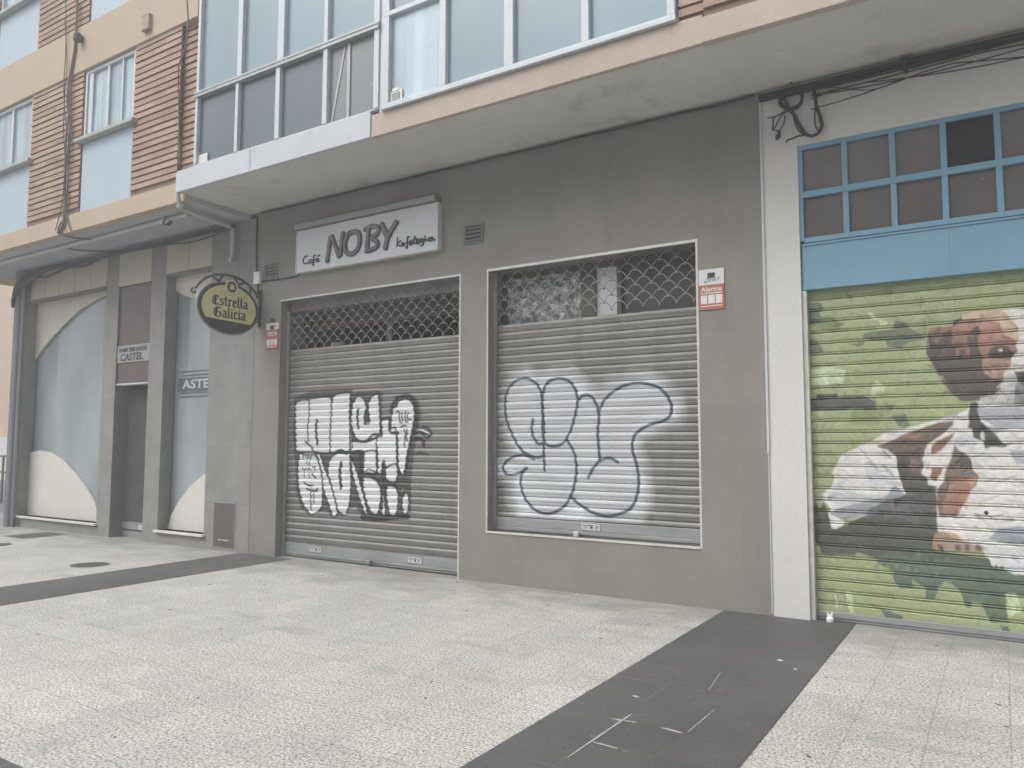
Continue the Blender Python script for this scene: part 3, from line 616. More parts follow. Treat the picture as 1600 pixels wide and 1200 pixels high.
MURAL = [
 ('p',[(-0.742,2.222),(-0.482,2.206),(-0.417,2.085),(-0.432,1.994),(-0.772,2.034)],(162,172,128),0,1),
 ('p',[(-1.268,2.351),(-1.089,2.242),(-1.118,2.132),(-1.312,2.198)],(162,172,128),0,1),
 ('p',[(-1.194,2.656),(-0.951,2.62),(-0.966,2.552),(-1.081,2.534),(-1.183,2.584)],(162,172,128),0,1),
 ('p',[(-0.628,2.726),(-0.147,2.716),(-0.16,2.652),(-0.588,2.52)],(162,172,128),0,1),
 ('p',[(-0.427,1.824),(-0.268,1.846),(-0.294,1.756),(-0.419,1.733)],(162,172,128),0,1),
 ('p',[(-1.417,1.779),(-1.311,1.777),(-1.304,1.554),(-1.41,1.54)],(162,172,128),0,1),
 ('p',[(-1.3,2.623),(-1.106,2.55),(-1.186,2.472),(-1.303,2.509)],(130,142,100),0,1),
 ('p',[(-1.075,1.854),(-0.778,1.86),(-0.856,1.687),(-1.081,1.663)],(140,150,102),0,1),
 ('p',[(-1.4,2.16),(-1.22,2.179),(-1.182,2.156),(-1.105,2.146),(-1.141,2.022),(-1.186,2.038),(-1.304,2.008),(-1.397,2.033)],(190,205,165),0,1),
 ('p',[(-0.925,2.631),(-0.876,2.62),(-0.862,2.571),(-0.768,2.535),(-0.779,2.498),(-0.83,2.502),(-0.841,2.555),(-0.902,2.574)],(190,205,165),0,1),
 ('p',[(-0.908,1.999),(-0.869,2.045),(-0.84,2.017),(-0.798,1.982),(-0.817,1.942),(-0.86,1.95),(-0.898,1.904),(-0.922,1.932)],(190,205,165),0,1),
 ('p',[(-0.956,2.454),(-0.831,2.465),(-0.733,2.464),(-0.719,2.545),(-0.635,2.524),(-0.613,2.475),(-0.532,2.422),(-0.494,2.366),(-0.594,2.353),(-0.66,2.324),(-0.667,2.298),(-0.763,2.317),(-0.791,2.374),(-0.908,2.382),(-0.97,2.414)],(112,124,104),0,1),
 ('p',[(-1.418,2.756),(-1.297,2.751),(-1.278,2.692),(-1.313,2.653),(-1.276,2.55),(-1.416,2.561)],(112,124,104),0,1),
 ('p',[(-1.412,2.446),(-1.359,2.428),(-1.288,2.338),(-1.296,2.303),(-1.416,2.297)],(112,124,104),0,1),
 ('p',[(-1.073,2.366),(-0.958,2.379),(-0.959,2.351),(-1.01,2.337)],(112,124,104),0,1),
 ('p',[(-1.42,1.903),(-1.36,1.904),(-1.352,1.942),(-1.182,1.941),(-1.176,1.906),(-1.023,1.915),(-0.948,1.905),(-0.881,1.863),(-0.884,1.788),(-0.977,1.791),(-0.988,1.814),(-1.193,1.795),(-1.416,1.8)],(96,98,90),0,1),
 ('p',[(-0.803,1.834),(-0.73,1.832),(-0.774,1.777),(-0.798,1.787)],(112,124,104),0,1),
 ('p',[(-0.77,1.739),(-0.661,1.757),(-0.635,1.658),(-0.677,1.632),(-0.735,1.685)],(112,124,104),0,1),
 ('p',[(-1.42,0.927),(-1.385,1.012),(-1.36,0.944),(-1.319,1.001),(-1.295,0.933),(-1.261,0.778),(-1.171,0.784),(-0.881,0.913),(-0.646,0.822),(-0.5,0.728),(-0.492,0.653),(-0.121,0.619),(-0.102,0.559),(0.607,0.528),(0.604,0.459),(-0.32,0.478),(-0.893,0.544),(-1.063,0.596),(-1.089,0.568),(-1.358,0.56),(-1.368,0.641),(-1.427,0.651)],(92,97,87),0,1),
 ('p',[(-0.93,0.541),(-0.843,0.6),(-0.36,0.587),(0.606,0.505),(0.598,0.322),(0.056,0.356),(-0.026,0.359),(-0.014,0.144),(-0.13,0.13),(-0.188,0.269),(-0.251,0.287),(-0.254,0.225),(-0.286,0.221),(-0.325,0.353),(-0.422,0.419),(-0.48,0.35),(-0.494,0.273),(-0.574,0.252),(-0.559,0.342),(-0.661,0.409),(-0.651,0.345),(-0.745,0.323),(-0.791,0.383),(-0.8,0.46),(-0.894,0.504)],(100,118,100),0,1),
 ('p',[(-0.917,0.162),(-0.858,0.143),(-0.729,0.107),(-0.743,0.054),(-0.849,0.054),(-0.906,0.138)],(100,118,100),0,1),
 ('p',[(-0.067,0.119),(-0.016,0.114),(0.007,0.051),(-0.049,0.055)],(100,118,100),0,1),
 ('p',[(-1.173,0.267),(-1.123,0.272),(-1.097,0.089),(-1.141,0.084)],(190,205,165),0,1),
 ('p',[(-1.257,0.218),(-1.238,0.22),(-1.229,0.114),(-1.248,0.112)],(190,205,165),0,1),
 ('p',[(-0.016,0.361),(0.046,0.367),(0.082,0.239),(-0.013,0.18)],(190,205,165),0,1),
 ('p',[(-1.399,0.502),(-1.378,0.566),(-1.367,0.498)],(140,150,105),0,1),
 ('p',[(-1.317,0.517),(-1.298,0.56),(-1.287,0.494)],(140,150,105),0,1),
 ('p',[(-1.237,0.532),(-1.218,0.554),(-1.207,0.49)],(140,150,105),0,1),
 ('p',[(-1.159,0.49),(-1.14,0.548),(-1.129,0.486)],(140,150,105),0,1),
 ('p',[(-1.081,0.504),(-1.062,0.542),(-1.052,0.482)],(140,150,105),0,1),
 ('p',[(-1.004,0.519),(-0.986,0.536),(-0.976,0.478)],(140,150,105),0,1),
 ('p',[(-0.929,0.478),(-0.91,0.53),(-0.9,0.474)],(140,150,105),0,1),
 ('p',[(-0.854,0.492),(-0.836,0.525),(-0.826,0.47)],(140,150,105),0,1),
 ('p',[(-0.779,0.506),(-0.762,0.519),(-0.752,0.466)],(140,150,105),0,1),
 ('p',[(-0.708,0.466),(-0.69,0.514),(-0.68,0.462)],(140,150,105),0,1),
 ('p',[(-0.635,0.48),(-0.618,0.508),(-0.608,0.458)],(140,150,105),0,1),
 ('p',[(-0.563,0.494),(-0.547,0.503),(-0.537,0.454)],(140,150,105),0,1),
 ('p',[(-0.494,0.455),(-0.477,0.498),(-0.467,0.451)],(140,150,105),0,1),
 ('p',[(-0.424,0.469),(-0.408,0.493),(-0.398,0.447)],(140,150,105),0,1),
 ('p',[(-0.935,1.523),(-0.89,1.554),(-0.823,1.595),(-0.692,1.628),(-0.473,1.691),(-0.376,1.721),(-0.295,1.742),(-0.22,1.783),(-0.192,1.836),(-0.119,1.857),(0.668,1.834),(0.617,0.736),(-0.463,0.807),(-0.736,0.947),(-0.946,1.177),(-1.194,1.202),(-1.247,1.25),(-1.165,1.416)],(214,212,208),0,1),
 ('p',[(-0.937,1.472),(-0.815,1.462),(-0.745,1.407),(-0.715,1.21),(-0.695,1.105),(-0.654,0.951),(-0.623,0.823),(-0.859,0.848),(-1.005,0.88),(-1.017,0.893),(-1.156,0.859),(-1.171,0.79),(-1.207,0.781),(-1.26,0.785),(-1.284,0.879),(-1.266,0.935),(-1.318,1.028),(-1.333,1.076),(-1.25,1.14),(-1.233,1.209),(-1.193,1.347),(-1.088,1.437)],(214,212,208),0,1),
 ('p',[(-0.456,1.011),(-0.486,0.806),(-0.418,0.81),(0.617,0.736),(0.635,1.129),(-0.408,1.09)],(214,212,208),0,1),
 ('p',[(-0.461,0.871),(0.626,0.932),(0.615,0.689),(0.009,0.714),(-0.117,0.708),(-0.149,0.7),(-0.278,0.725),(-0.341,0.789),(-0.463,0.807)],(214,212,208),0,1),
 ('p',[(-1.209,0.788),(-1.004,0.9),(-0.807,0.97),(-0.642,0.951),(-0.603,0.747),(-1.01,0.72),(-1.235,0.759)],(92,97,87),0,1),
 ('p',[(-0.991,1.31),(-0.842,1.366),(-0.761,1.274),(-0.752,1.169),(-0.947,1.15)],(198,200,204),0,1),
 ('p',[(-1.224,1.141),(-1.049,1.066),(-0.827,1.087),(-0.829,1.034),(-1.002,0.974),(-1.216,0.991),(-1.292,1.043)],(190,194,200),0,1),
 ('p',[(-1.076,0.997),(-0.828,1.074),(-0.764,1.169),(-0.695,1.105),(-0.654,0.951),(-0.623,0.823),(-0.856,0.941),(-0.955,0.883),(-1.017,0.9),(-1.156,0.859),(-1.264,0.894),(-1.269,0.928)],(150,155,160),0,1),
 ('p',[(-0.829,1.034),(-0.684,1.093),(-0.654,0.951),(-0.611,0.824),(-0.884,0.834),(-1.005,0.88),(-0.953,0.963)],(108,111,112),0,1),
 ('p',[(-1.005,0.88),(-0.856,0.941),(-0.611,0.849),(-0.463,0.833),(-0.48,0.653),(-1.01,0.72)],(92,97,87),0,1),
 ('p',[(-0.892,1.483),(-0.803,1.523),(-0.73,1.555),(-0.629,1.602),(-0.53,1.641),(-0.418,1.682),(-0.316,1.696),(-0.331,1.654),(-0.38,1.601),(-0.45,1.547),(-0.514,1.5),(-0.537,1.422),(-0.552,1.39),(-0.54,1.344),(-0.564,1.265),(-0.517,1.228),(-0.527,1.142),(-0.465,1.144),(-0.461,1.052),(-0.465,0.96),(-0.665,0.95),(-0.681,1.106),(-0.707,1.168),(-0.732,1.293),(-0.742,1.404),(-0.805,1.459)],(112,102,93),0,1),
 ('p',[(-0.742,1.404),(-0.635,1.421),(-0.639,1.295),(-0.631,1.139),(-0.681,1.106),(-0.707,1.168),(-0.732,1.293)],(88,86,82),0,1),
 ('p',[(-0.738,1.547),(-0.694,1.579),(-0.629,1.604),(-0.605,1.578),(-0.645,1.543),(-0.731,1.531)],(148,104,86),0,1),
 ('p',[(-0.595,1.578),(-0.503,1.625),(-0.406,1.647),(-0.441,1.617),(-0.547,1.555),(-0.589,1.547)],(138,118,104),0,1),
 ('p',[(-0.488,1.656),(-0.344,1.684),(-0.372,1.655),(-0.475,1.632)],(130,100,85),0,1),
 ('p',[(-0.313,1.6),(-0.335,1.554),(-0.37,1.508),(-0.413,1.454),(-0.482,1.422),(-0.488,1.453),(-0.48,1.492),(-0.444,1.527),(-0.382,1.562)],(140,108,92),0,1),
 ('p',[(-0.637,1.382),(-0.594,1.39),(-0.568,1.343),(-0.604,1.312),(-0.638,1.327)],(135,118,104),0,1),
 ('p',[(-0.486,1.314),(-0.408,1.319),(-0.42,1.269),(-0.463,1.206),(-0.503,1.228)],(152,112,94),0,1),
 ('p',[(-0.323,1.508),(-0.292,1.455),(-0.253,1.443),(-0.215,1.394),(-0.199,1.304),(-0.162,1.252),(-0.184,1.184),(-0.232,1.137),(-0.26,1.075),(-0.296,0.998),(-0.325,0.929),(-0.446,0.923),(-0.462,1.037),(-0.451,1.145),(-0.408,1.207),(-0.385,1.3),(-0.34,1.408)],(128,114,102),0,1),
 ('p',[(-0.287,1.409),(-0.222,1.394),(-0.202,1.304),(-0.31,1.332),(-0.338,1.301)],(96,90,85),0,1),
 ('p',[(-0.353,1.24),(-0.281,1.234),(-0.162,1.256),(-0.211,1.16),(-0.254,1.061),(-0.325,0.944),(-0.431,0.962),(-0.392,1.116)],(168,122,94),0,1),
 ('p',[(-0.248,1.227),(-0.166,1.248),(-0.211,1.168)],(196,150,100),0,1),
 ('p',[(-0.69,1.276),(-0.518,1.176),(-0.462,1.165),(-0.465,0.934),(-0.464,0.782),(-0.5,0.741),(-0.601,0.799),(-0.654,0.951),(-0.684,1.093)],(96,96,92),0,1),
 ('s',[(-0.84,1.446),(-0.793,1.393)],(150,150,150),0.02,1),
 ('p',[(0.666,1.784),(-0.148,1.797),(-0.144,1.728),(-0.113,1.69),(-0.04,1.583),(0.056,1.628),(0.658,1.615)],(168,172,178),0,1),
 ('p',[(-0.174,1.455),(-0.079,1.396),(-0.113,1.35),(-0.164,1.38)],(196,198,202),0,1),
 ('p',[(0.049,1.457),(0.653,1.503),(0.644,1.32),(0.089,1.354)],(168,172,178),0,1),
 ('p',[(-0.316,1.516),(-0.208,1.577),(-0.159,1.501),(-0.18,1.455),(-0.252,1.47)],(196,200,208),0,1),
 ('p',[(-0.115,0.767),(-0.048,0.857),(0.627,0.955),(0.617,0.736),(0.01,0.739)],(150,158,164),0,1),
 ('p',[(-0.192,1.836),(-0.206,1.813),(-0.219,1.638),(-0.193,1.63),(-0.189,1.561),(-0.119,1.523),(-0.109,1.467),(-0.069,1.486),(0.019,1.483),(0.045,1.501),(-0.004,1.523),(-0.034,1.576),(-0.07,1.621),(-0.126,1.682),(-0.144,1.728),(-0.145,1.781),(-0.152,1.842)],(84,86,82),0,1),
 ('p',[(-0.135,1.607),(-0.113,1.606),(-0.114,1.539),(-0.137,1.539)],(206,206,202),0,1),
 ('p',[(-0.499,0.754),(-0.463,0.813),(-0.396,0.798),(-0.341,0.789),(-0.278,0.731),(-0.149,0.709),(-0.162,0.653),(-0.335,0.658),(-0.503,0.664)],(164,142,116),0,1),
 ('p',[(-0.396,0.811),(-0.319,0.785),(-0.288,0.736),(-0.364,0.763)],(205,165,110),0,1),
 ('p',[(-0.467,0.705),(-0.434,0.701),(-0.43,0.651),(-0.463,0.655)],(108,98,88),0,1),
 ('p',[(-0.344,0.714),(-0.311,0.71),(-0.308,0.66),(-0.34,0.664)],(108,98,88),0,1),
 ('p',[(-0.278,0.718),(-0.246,0.715),(-0.242,0.665),(-0.275,0.669)],(108,98,88),0,1),
 ('p',[(-0.202,0.724),(-0.17,0.72),(-0.167,0.671),(-0.199,0.674)],(108,98,88),0,1),
 ('p',[(-0.161,0.677),(-0.117,0.708),(0.009,0.714),(0.615,0.689),(0.607,0.528),(0.042,0.511),(-0.019,0.542),(-0.028,0.578),(-0.06,0.551),(-0.069,0.586),(-0.092,0.554),(-0.116,0.607)],(206,208,212),0,1),
 ('p',[(0.028,2.561),(0.7,2.521),(0.666,1.794),(-0.116,1.85),(-0.008,2.132)],(212,210,206),0,1),
 ('p',[(-0.027,1.954),(0.037,2.037),(0.109,2.055),(0.135,1.983),(0.672,1.928),(0.666,1.794),(0.039,1.803),(-0.116,1.836),(-0.127,1.879)],(178,178,177),0,1),
 ('p',[(0.98,2.9),(0.98,2.3),(0.78,1.98),(0.86,1.75),(1.12,1.5),(1.22,1.15),(1.16,0.85),(1.5,0.62),(1.75,0.3),(3,0.2),(3,2.9)],'BASE',0,1),
 ('p',[(0.62,2.9),(0.6,2.62),(0.98,2.4),(0.98,2.9)],'BASE',0,1),
 ('p',[(1.194,2.45),(1.161,2.462),(1.025,2.462),(1.011,2.495),(0.959,2.52),(0.946,2.548),(0.845,2.565),(0.674,2.556),(0.623,2.483),(0.579,2.408),(0.577,2.323),(0.597,2.267),(0.587,2.224),(0.63,2.184),(0.632,2.127),(0.682,2.059),(0.69,2.009),(0.735,1.947),(0.834,1.886),(0.897,1.866),(1.045,1.929),(1.136,2.08),(1.194,2.262)],(160,118,100),0,1),
 ('p',[(0.946,2.548),(0.845,2.565),(0.674,2.556),(0.623,2.483),(0.579,2.408),(0.581,2.302),(0.658,2.357),(0.698,2.425),(0.696,2.468),(0.835,2.502),(0.947,2.504)],(206,176,140),0,1),
 ('p',[(1.006,2.472),(0.824,2.475),(0.696,2.457),(0.687,2.395),(0.684,2.316),(0.721,2.297),(0.83,2.305),(0.826,2.406),(0.843,2.451),(0.913,2.413),(1.001,2.42)],(182,128,108),0,1),
 ('p',[(1.017,2.495),(0.959,2.52),(0.98,2.484),(1.013,2.45)],(84,78,76),0,1),
 ('p',[(1.196,2.382),(1.188,2.419),(1.14,2.318),(1.092,2.397),(1.026,2.444),(1.024,2.311),(1.006,2.295),(1.003,2.213),(0.909,2.2),(0.907,2.259),(0.923,2.318),(0.901,2.405),(0.843,2.451),(0.825,2.406),(0.847,2.357),(0.845,2.255),(0.822,2.21),(0.819,2.051),(0.791,2.049),(0.756,2.019),(0.691,2.002),(0.718,1.932),(0.755,1.89),(0.841,1.879),(0.86,1.854),(0.898,1.845),(0.985,1.851),(1.051,1.922),(1.088,1.982),(1.136,2.08),(1.184,2.187),(1.214,2.256)],(98,90,86),0,1),
 ('p',[(1.022,2.384),(0.914,2.384),(0.93,2.311),(0.907,2.259),(0.915,2.208),(1.002,2.221),(1.006,2.295)],(150,116,100),0,1),
 ('p',[(0.982,2.264),(0.931,2.275),(0.933,2.217),(0.977,2.212)],(98,90,86),0,1),
 ('p',[(1.185,2.419),(1.135,2.445),(1.071,2.433),(1.112,2.376),(1.139,2.341)],(128,112,102),0,1),
 ('p',[(1.129,2.073),(1.092,2.041),(1.074,2.004),(1.1,2.005)],(158,122,108),0,1),
 ('p',[(0.823,2.181),(0.636,2.17),(0.632,2.127),(0.682,2.066),(0.756,2.019),(0.803,2.064),(0.823,2.109)],(170,134,116),0,1),
 ('p',[(0.776,2.135),(0.667,2.136),(0.645,2.114),(0.753,2.112)],(132,104,92),0,1),
 ('p',[(0.814,2.094),(0.67,2.079),(0.732,2.025),(0.791,2.057)],(178,140,120),0,1),
 ('p',[(0.33,2.08),(0.42,2.08),(0.45,2.18),(0.36,2.23),(0.28,2.18)],(84,80,80),0,1),
 ('p',[(-0.474,2.45),(-0.441,2.462),(-0.305,2.462),(-0.291,2.495),(-0.239,2.52),(-0.226,2.548),(-0.125,2.565),(0.046,2.556),(0.097,2.483),(0.141,2.408),(0.143,2.323),(0.123,2.267),(0.133,2.224),(0.09,2.184),(0.088,2.127),(0.038,2.059),(0.03,2.009),(-0.015,1.947),(-0.114,1.886),(-0.177,1.866),(-0.325,1.929),(-0.416,2.08),(-0.474,2.262)],(160,118,100),0,1),
 ('p',[(-0.226,2.548),(-0.125,2.565),(0.046,2.556),(0.097,2.483),(0.141,2.408),(0.139,2.302),(0.062,2.357),(0.022,2.425),(0.024,2.468),(-0.115,2.502),(-0.227,2.504)],(206,176,140),0,1),
 ('p',[(-0.286,2.472),(-0.104,2.475),(0.024,2.457),(0.033,2.395),(0.036,2.316),(-0.001,2.297),(-0.11,2.305),(-0.106,2.406),(-0.123,2.451),(-0.193,2.413),(-0.281,2.42)],(182,128,108),0,1),
 ('p',[(-0.297,2.495),(-0.239,2.52),(-0.26,2.484),(-0.293,2.45)],(84,78,76),0,1),
 ('p',[(-0.476,2.382),(-0.468,2.419),(-0.42,2.318),(-0.372,2.397),(-0.306,2.444),(-0.304,2.311),(-0.286,2.295),(-0.283,2.213),(-0.189,2.2),(-0.187,2.259),(-0.203,2.318),(-0.181,2.405),(-0.123,2.451),(-0.105,2.406),(-0.127,2.357),(-0.125,2.255),(-0.102,2.21),(-0.099,2.051),(-0.071,2.049),(-0.036,2.019),(0.029,2.002),(0.002,1.932),(-0.035,1.89),(-0.121,1.879),(-0.14,1.854),(-0.178,1.845),(-0.265,1.851),(-0.331,1.922),(-0.368,1.982),(-0.416,2.08),(-0.464,2.187),(-0.494,2.256)],(98,90,86),0,1),
 ('p',[(-0.302,2.384),(-0.194,2.384),(-0.21,2.311),(-0.187,2.259),(-0.195,2.208),(-0.282,2.221),(-0.286,2.295)],(150,116,100),0,1),
 ('p',[(-0.262,2.264),(-0.211,2.275),(-0.213,2.217),(-0.257,2.212)],(98,90,86),0,1),
 ('p',[(-0.465,2.419),(-0.415,2.445),(-0.351,2.433),(-0.392,2.376),(-0.419,2.341)],(128,112,102),0,1),
 ('p',[(-0.409,2.073),(-0.372,2.041),(-0.354,2.004),(-0.38,2.005)],(158,122,108),0,1),
 ('p',[(-0.103,2.181),(0.084,2.17),(0.088,2.127),(0.038,2.066),(-0.036,2.019),(-0.083,2.064),(-0.103,2.109)],(170,134,116),0,1),
 ('p',[(-0.056,2.135),(0.053,2.136),(0.075,2.114),(-0.033,2.112)],(132,104,92),0,1),
 ('p',[(-0.094,2.094),(0.05,2.079),(-0.012,2.025),(-0.071,2.057)],(178,140,120),0,1),
 ('p',[(-0.065,2.208),(-0.039,2.264),(-0.002,2.283),(0.076,2.267),(0.095,2.226),(0.123,2.232),(0.122,2.214),(0.106,2.204),(0.078,2.17),(0.012,2.174),(-0.057,2.189)],(86,82,79),0,1),
 ('p',[(0.006,2.243),(0.018,2.253),(0.038,2.248),(0.034,2.237),(0.015,2.234)],(222,222,220),0,1),
 ('p',[(0.109,2.069),(0.678,2.058),(0.67,1.874),(0.139,1.941),(0.119,2.012)],(84,80,80),0,1),
 ('p',[(0.112,1.984),(0.671,1.908),(0.666,1.794),(0.093,1.809)],(135,135,138),0,1),
 ('s',[(-0.025,1.84),(0.035,1.924)],(215,215,213),0.008,1),
 ('s',[(-0.015,1.947),(0.022,1.974)],(215,215,213),0.006,1),
 ('s',[(0.005,1.839),(0.053,1.923)],(215,215,213),0.008,1),
 ('s',[(0.015,1.946),(0.037,1.973)],(215,215,213),0.006,1),
 ('s',[(0.032,1.839),(0.069,1.922)],(215,215,213),0.008,1),
 ('s',[(0.042,1.945),(0.05,1.973)],(215,215,213),0.006,1),
]
KEY = (-0.124,0.972)
NOBY_STROKES = [([(-7.229,3.847),(-7.18,4.147),(-7.155,4.15),(-7.025,3.88),(-7.001,3.883),(-6.963,4.163)],0.045),([(-6.855,4.147),(-6.768,4.158),(-6.689,4.128),(-6.667,4.037),(-6.7,3.925),(-6.809,3.879),(-6.906,3.93),(-6.917,4.05),(-6.863,4.148)],0.045),([(-6.52,4.167),(-6.544,3.892)],0.045),([(-6.573,4.158),(-6.444,4.179),(-6.359,4.143),(-6.373,4.076),(-6.471,4.032),(-6.379,3.979),(-6.374,3.915),(-6.452,3.891),(-6.552,3.882)],0.04),([(-6.3,4.18),(-6.207,4.006)],0.048),([(-6.071,4.167),(-6.2,4.005),(-6.235,3.879)],0.048)]
SMALL_STROKES = [[(-7.604,3.957),(-7.648,3.956),(-7.686,3.912),(-7.653,3.865),(-7.576,3.867)],[(-7.517,3.896),(-7.56,3.902),(-7.567,3.866),(-7.529,3.861),(-7.513,3.896),(-7.502,3.858)],[(-7.453,3.943),(-7.484,3.947),(-7.484,3.825),(-7.501,3.833)],[(-7.508,3.889),(-7.457,3.892)],[(-7.434,3.873),(-7.397,3.877),(-7.406,3.9),(-7.431,3.894),(-7.43,3.861),(-7.376,3.862)],[(-7.407,3.931),(-7.374,3.938)],[(-6.05,3.977),(-6.058,3.871)],[(-6.001,3.931),(-6.049,3.906),(-6.0,3.865)],[(-5.95,3.901),(-5.982,3.9),(-5.979,3.869),(-5.953,3.873),(-5.948,3.903),(-5.936,3.868)],[(-5.866,3.962),(-5.894,3.96),(-5.895,3.832),(-5.914,3.84)],[(-5.915,3.896),(-5.865,3.9)],[(-5.857,3.879),(-5.822,3.888),(-5.834,3.912),(-5.858,3.899),(-5.85,3.862),(-5.81,3.87)],[(-5.781,3.955),(-5.794,3.879),(-5.763,3.872)],[(-5.806,3.923),(-5.745,3.925)],[(-5.749,3.878),(-5.713,3.887),(-5.724,3.913),(-5.749,3.9),(-5.74,3.86),(-5.707,3.869)],[(-5.657,3.909),(-5.693,3.907),(-5.689,3.875),(-5.66,3.882),(-5.652,3.908),(-5.656,3.837),(-5.688,3.829)],[(-5.624,3.904),(-5.618,3.871)],[(-5.624,3.934),(-5.621,3.927)],[(-5.51,3.904),(-5.565,3.901),(-5.571,3.872),(-5.53,3.869),(-5.514,3.903),(-5.503,3.87),(-5.476,3.872)],[(-5.606,3.885),(-5.571,3.886)]]
COIL = [[(-1.402,4.645),(-1.379,4.603),(-1.384,4.552),(-1.413,4.515),(-1.454,4.503),(-1.489,4.5),(-1.53,4.528),(-1.564,4.566),(-1.57,4.605),(-1.548,4.63),(-1.506,4.642),(-1.451,4.643),(-1.402,4.645)],[(-1.535,4.612),(-1.508,4.56),(-1.482,4.494),(-1.442,4.433),(-1.423,4.377),(-1.397,4.32),(-1.371,4.263),(-1.325,4.22),(-1.285,4.211),(-1.244,4.234),(-1.22,4.287),(-1.225,4.346),(-1.24,4.408),(-1.258,4.47),(-1.263,4.544),(-1.274,4.613)],[(-1.489,4.489),(-1.538,4.478),(-1.595,4.458),(-1.68,4.459)],[(-1.51,4.479),(-1.546,4.45),(-1.575,4.412),(-1.604,4.366),(-1.633,4.328)],[(-1.532,4.462),(-1.536,4.403),(-1.562,4.35),(-1.591,4.326),(-1.619,4.347)],[(-1.469,4.476),(-1.45,4.413),(-1.437,4.351),(-1.405,4.277),(-1.365,4.239),(-1.42,4.244),(-1.475,4.227),(-1.51,4.219),(-1.521,4.192)],[(-1.235,4.596),(-1.249,4.541),(-1.265,4.457),(-1.274,4.357),(-1.27,4.291),(-1.244,4.242)],[(-1.287,4.631),(-1.194,4.615),(-1.063,4.617),(-0.871,4.618),(-0.624,4.616)],[(-1.18,4.626),(-1.063,4.596),(-0.968,4.554),(-0.842,4.522),(-0.737,4.52),(-0.626,4.547)],[(-1.402,4.645),(-1.301,4.634),(-1.234,4.625)],[(-1.462,4.727),(-1.471,4.775),(-1.481,4.807)],[(-1.623,4.446),(-1.63,4.327)]]
ARCH_TOP = [(-15.025,3.065),(-14.677,3.311),(-14.149,3.593),(-13.638,3.823),(-13.138,3.959),(-12.82,4.01)]
ARCH_BOTTOM = [(-15.085,1.335),(-14.717,1.367),(-14.324,1.326),(-13.935,1.203),(-13.499,0.975),(-13.126,0.74),(-12.836,0.497)]
WALL_CABLES = [[(-11.737,8.307),(-11.751,7.661),(-11.787,7.413),(-11.872,7.049),(-11.891,6.731),(-11.785,6.322),(-11.798,6.008),(-11.849,5.606),(-11.818,5.128),(-11.825,4.816),(-11.999,4.686)],[(-11.707,8.297),(-11.707,7.616),(-11.758,7.34),(-11.827,7.005),(-11.802,6.518),(-11.85,6.273),(-11.851,5.765),(-11.794,5.124),(-11.694,4.827),(-11.531,4.586)],[(-12.038,8.404),(-11.961,7.527),(-11.98,7.077),(-11.903,6.542),(-11.762,6.063),(-11.81,5.694),(-11.853,5.134),(-12.014,4.72)],[(-11.767,8.316),(-11.731,7.558),(-11.8,7.03),(-11.743,6.377),(-11.769,5.875),(-11.771,5.12),(-11.775,4.777),(-11.937,4.646)],[(-12.069,8.083),(-11.937,7.39),(-11.959,6.974),(-11.945,6.295),(-11.875,5.897),(-11.815,4.971),(-11.86,4.759)]]
BRICK_CABLE = [(-8.965,7.414),(-8.921,6.956),(-9.009,6.671),(-9.09,6.561),(-9.087,6.205),(-8.992,5.179)]

# ------------------------------------------------------------------ ground
struct('ground', MB().box(-400, 400, -300, 300, -1.2, -.35), 'asphalt')
struct('side_street', MB().box(-60, -18.2, -60, 60, -.34, -.12), 'asphalt')
struct('kerb', MB().box(-18.2, -18.0, -60, 60, -.34, .0), 'kerb')
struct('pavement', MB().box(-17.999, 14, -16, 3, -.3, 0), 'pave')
pd = MB()
for a, b in ((-8.86, -7.86), (-2.18, -1.09), (4.5, 5.58)): pd.box(a, b, -5.12, -.002, -.01, .004)
pd.box(-17.9, 13.9, -6.2, -5.121, -.01, .004); pd.box(-1.438, -1.09, -.0019, .088, -.01, .004)
struct('dark_paving_bands', pd, 'pave_dark')

# ------------------------------------------------------------------ cafe building
cafe = thing('cafe_building', (-5.2, 0, 0), 'grey tiled cafe frontage with two closed roller shutters under a glazed balcony', 'building')
DOOR = (-8.185, -5.165, 0.0, 3.44); WIN = (-4.79, -2.378, .543, 3.445)
obj('wall', wall_mb(-8.712, -1.745, 0, 4.738, 0, [DOOR, WIN], .42), 'tile', cafe)
tr = MB()
tr.box(DOOR[0], DOOR[1]-.014, -.004, .006, DOOR[3]-.016, DOOR[3]+.006)
tr.box(DOOR[1]-.014, DOOR[1]+.006, -.004, .006, .0, DOOR[3]+.006)
obj('door_trim', tr, 'trim', cafe)
tr = MB()
tr.box(WIN[0]+.01, WIN[1]-.012, -.004, .008, WIN[3]-.018, WIN[3]+.01)
tr.box(WIN[1]-.012, WIN[1]+.008, -.004, .008, WIN[2]-.006, WIN[3]+.01)
tr.box(WIN[0]-.006, WIN[0]+.01, -.004, .008, WIN[2]+.012, WIN[3]+.01)
tr.box(WIN[0]-.006, WIN[1]-.012, -.010, .0, WIN[2]-.010, WIN[2]+.012)
obj('window_trim', tr, 'trim', cafe)
for nm, (a, b, c, d) in (('room', DOOR), ('room', WIN)):
    obj('interior', room_mb(a-.3, b+.3, .42, 3.0, c-.2 if c > .1 else -.01, d+.25), 'dark', cafe)

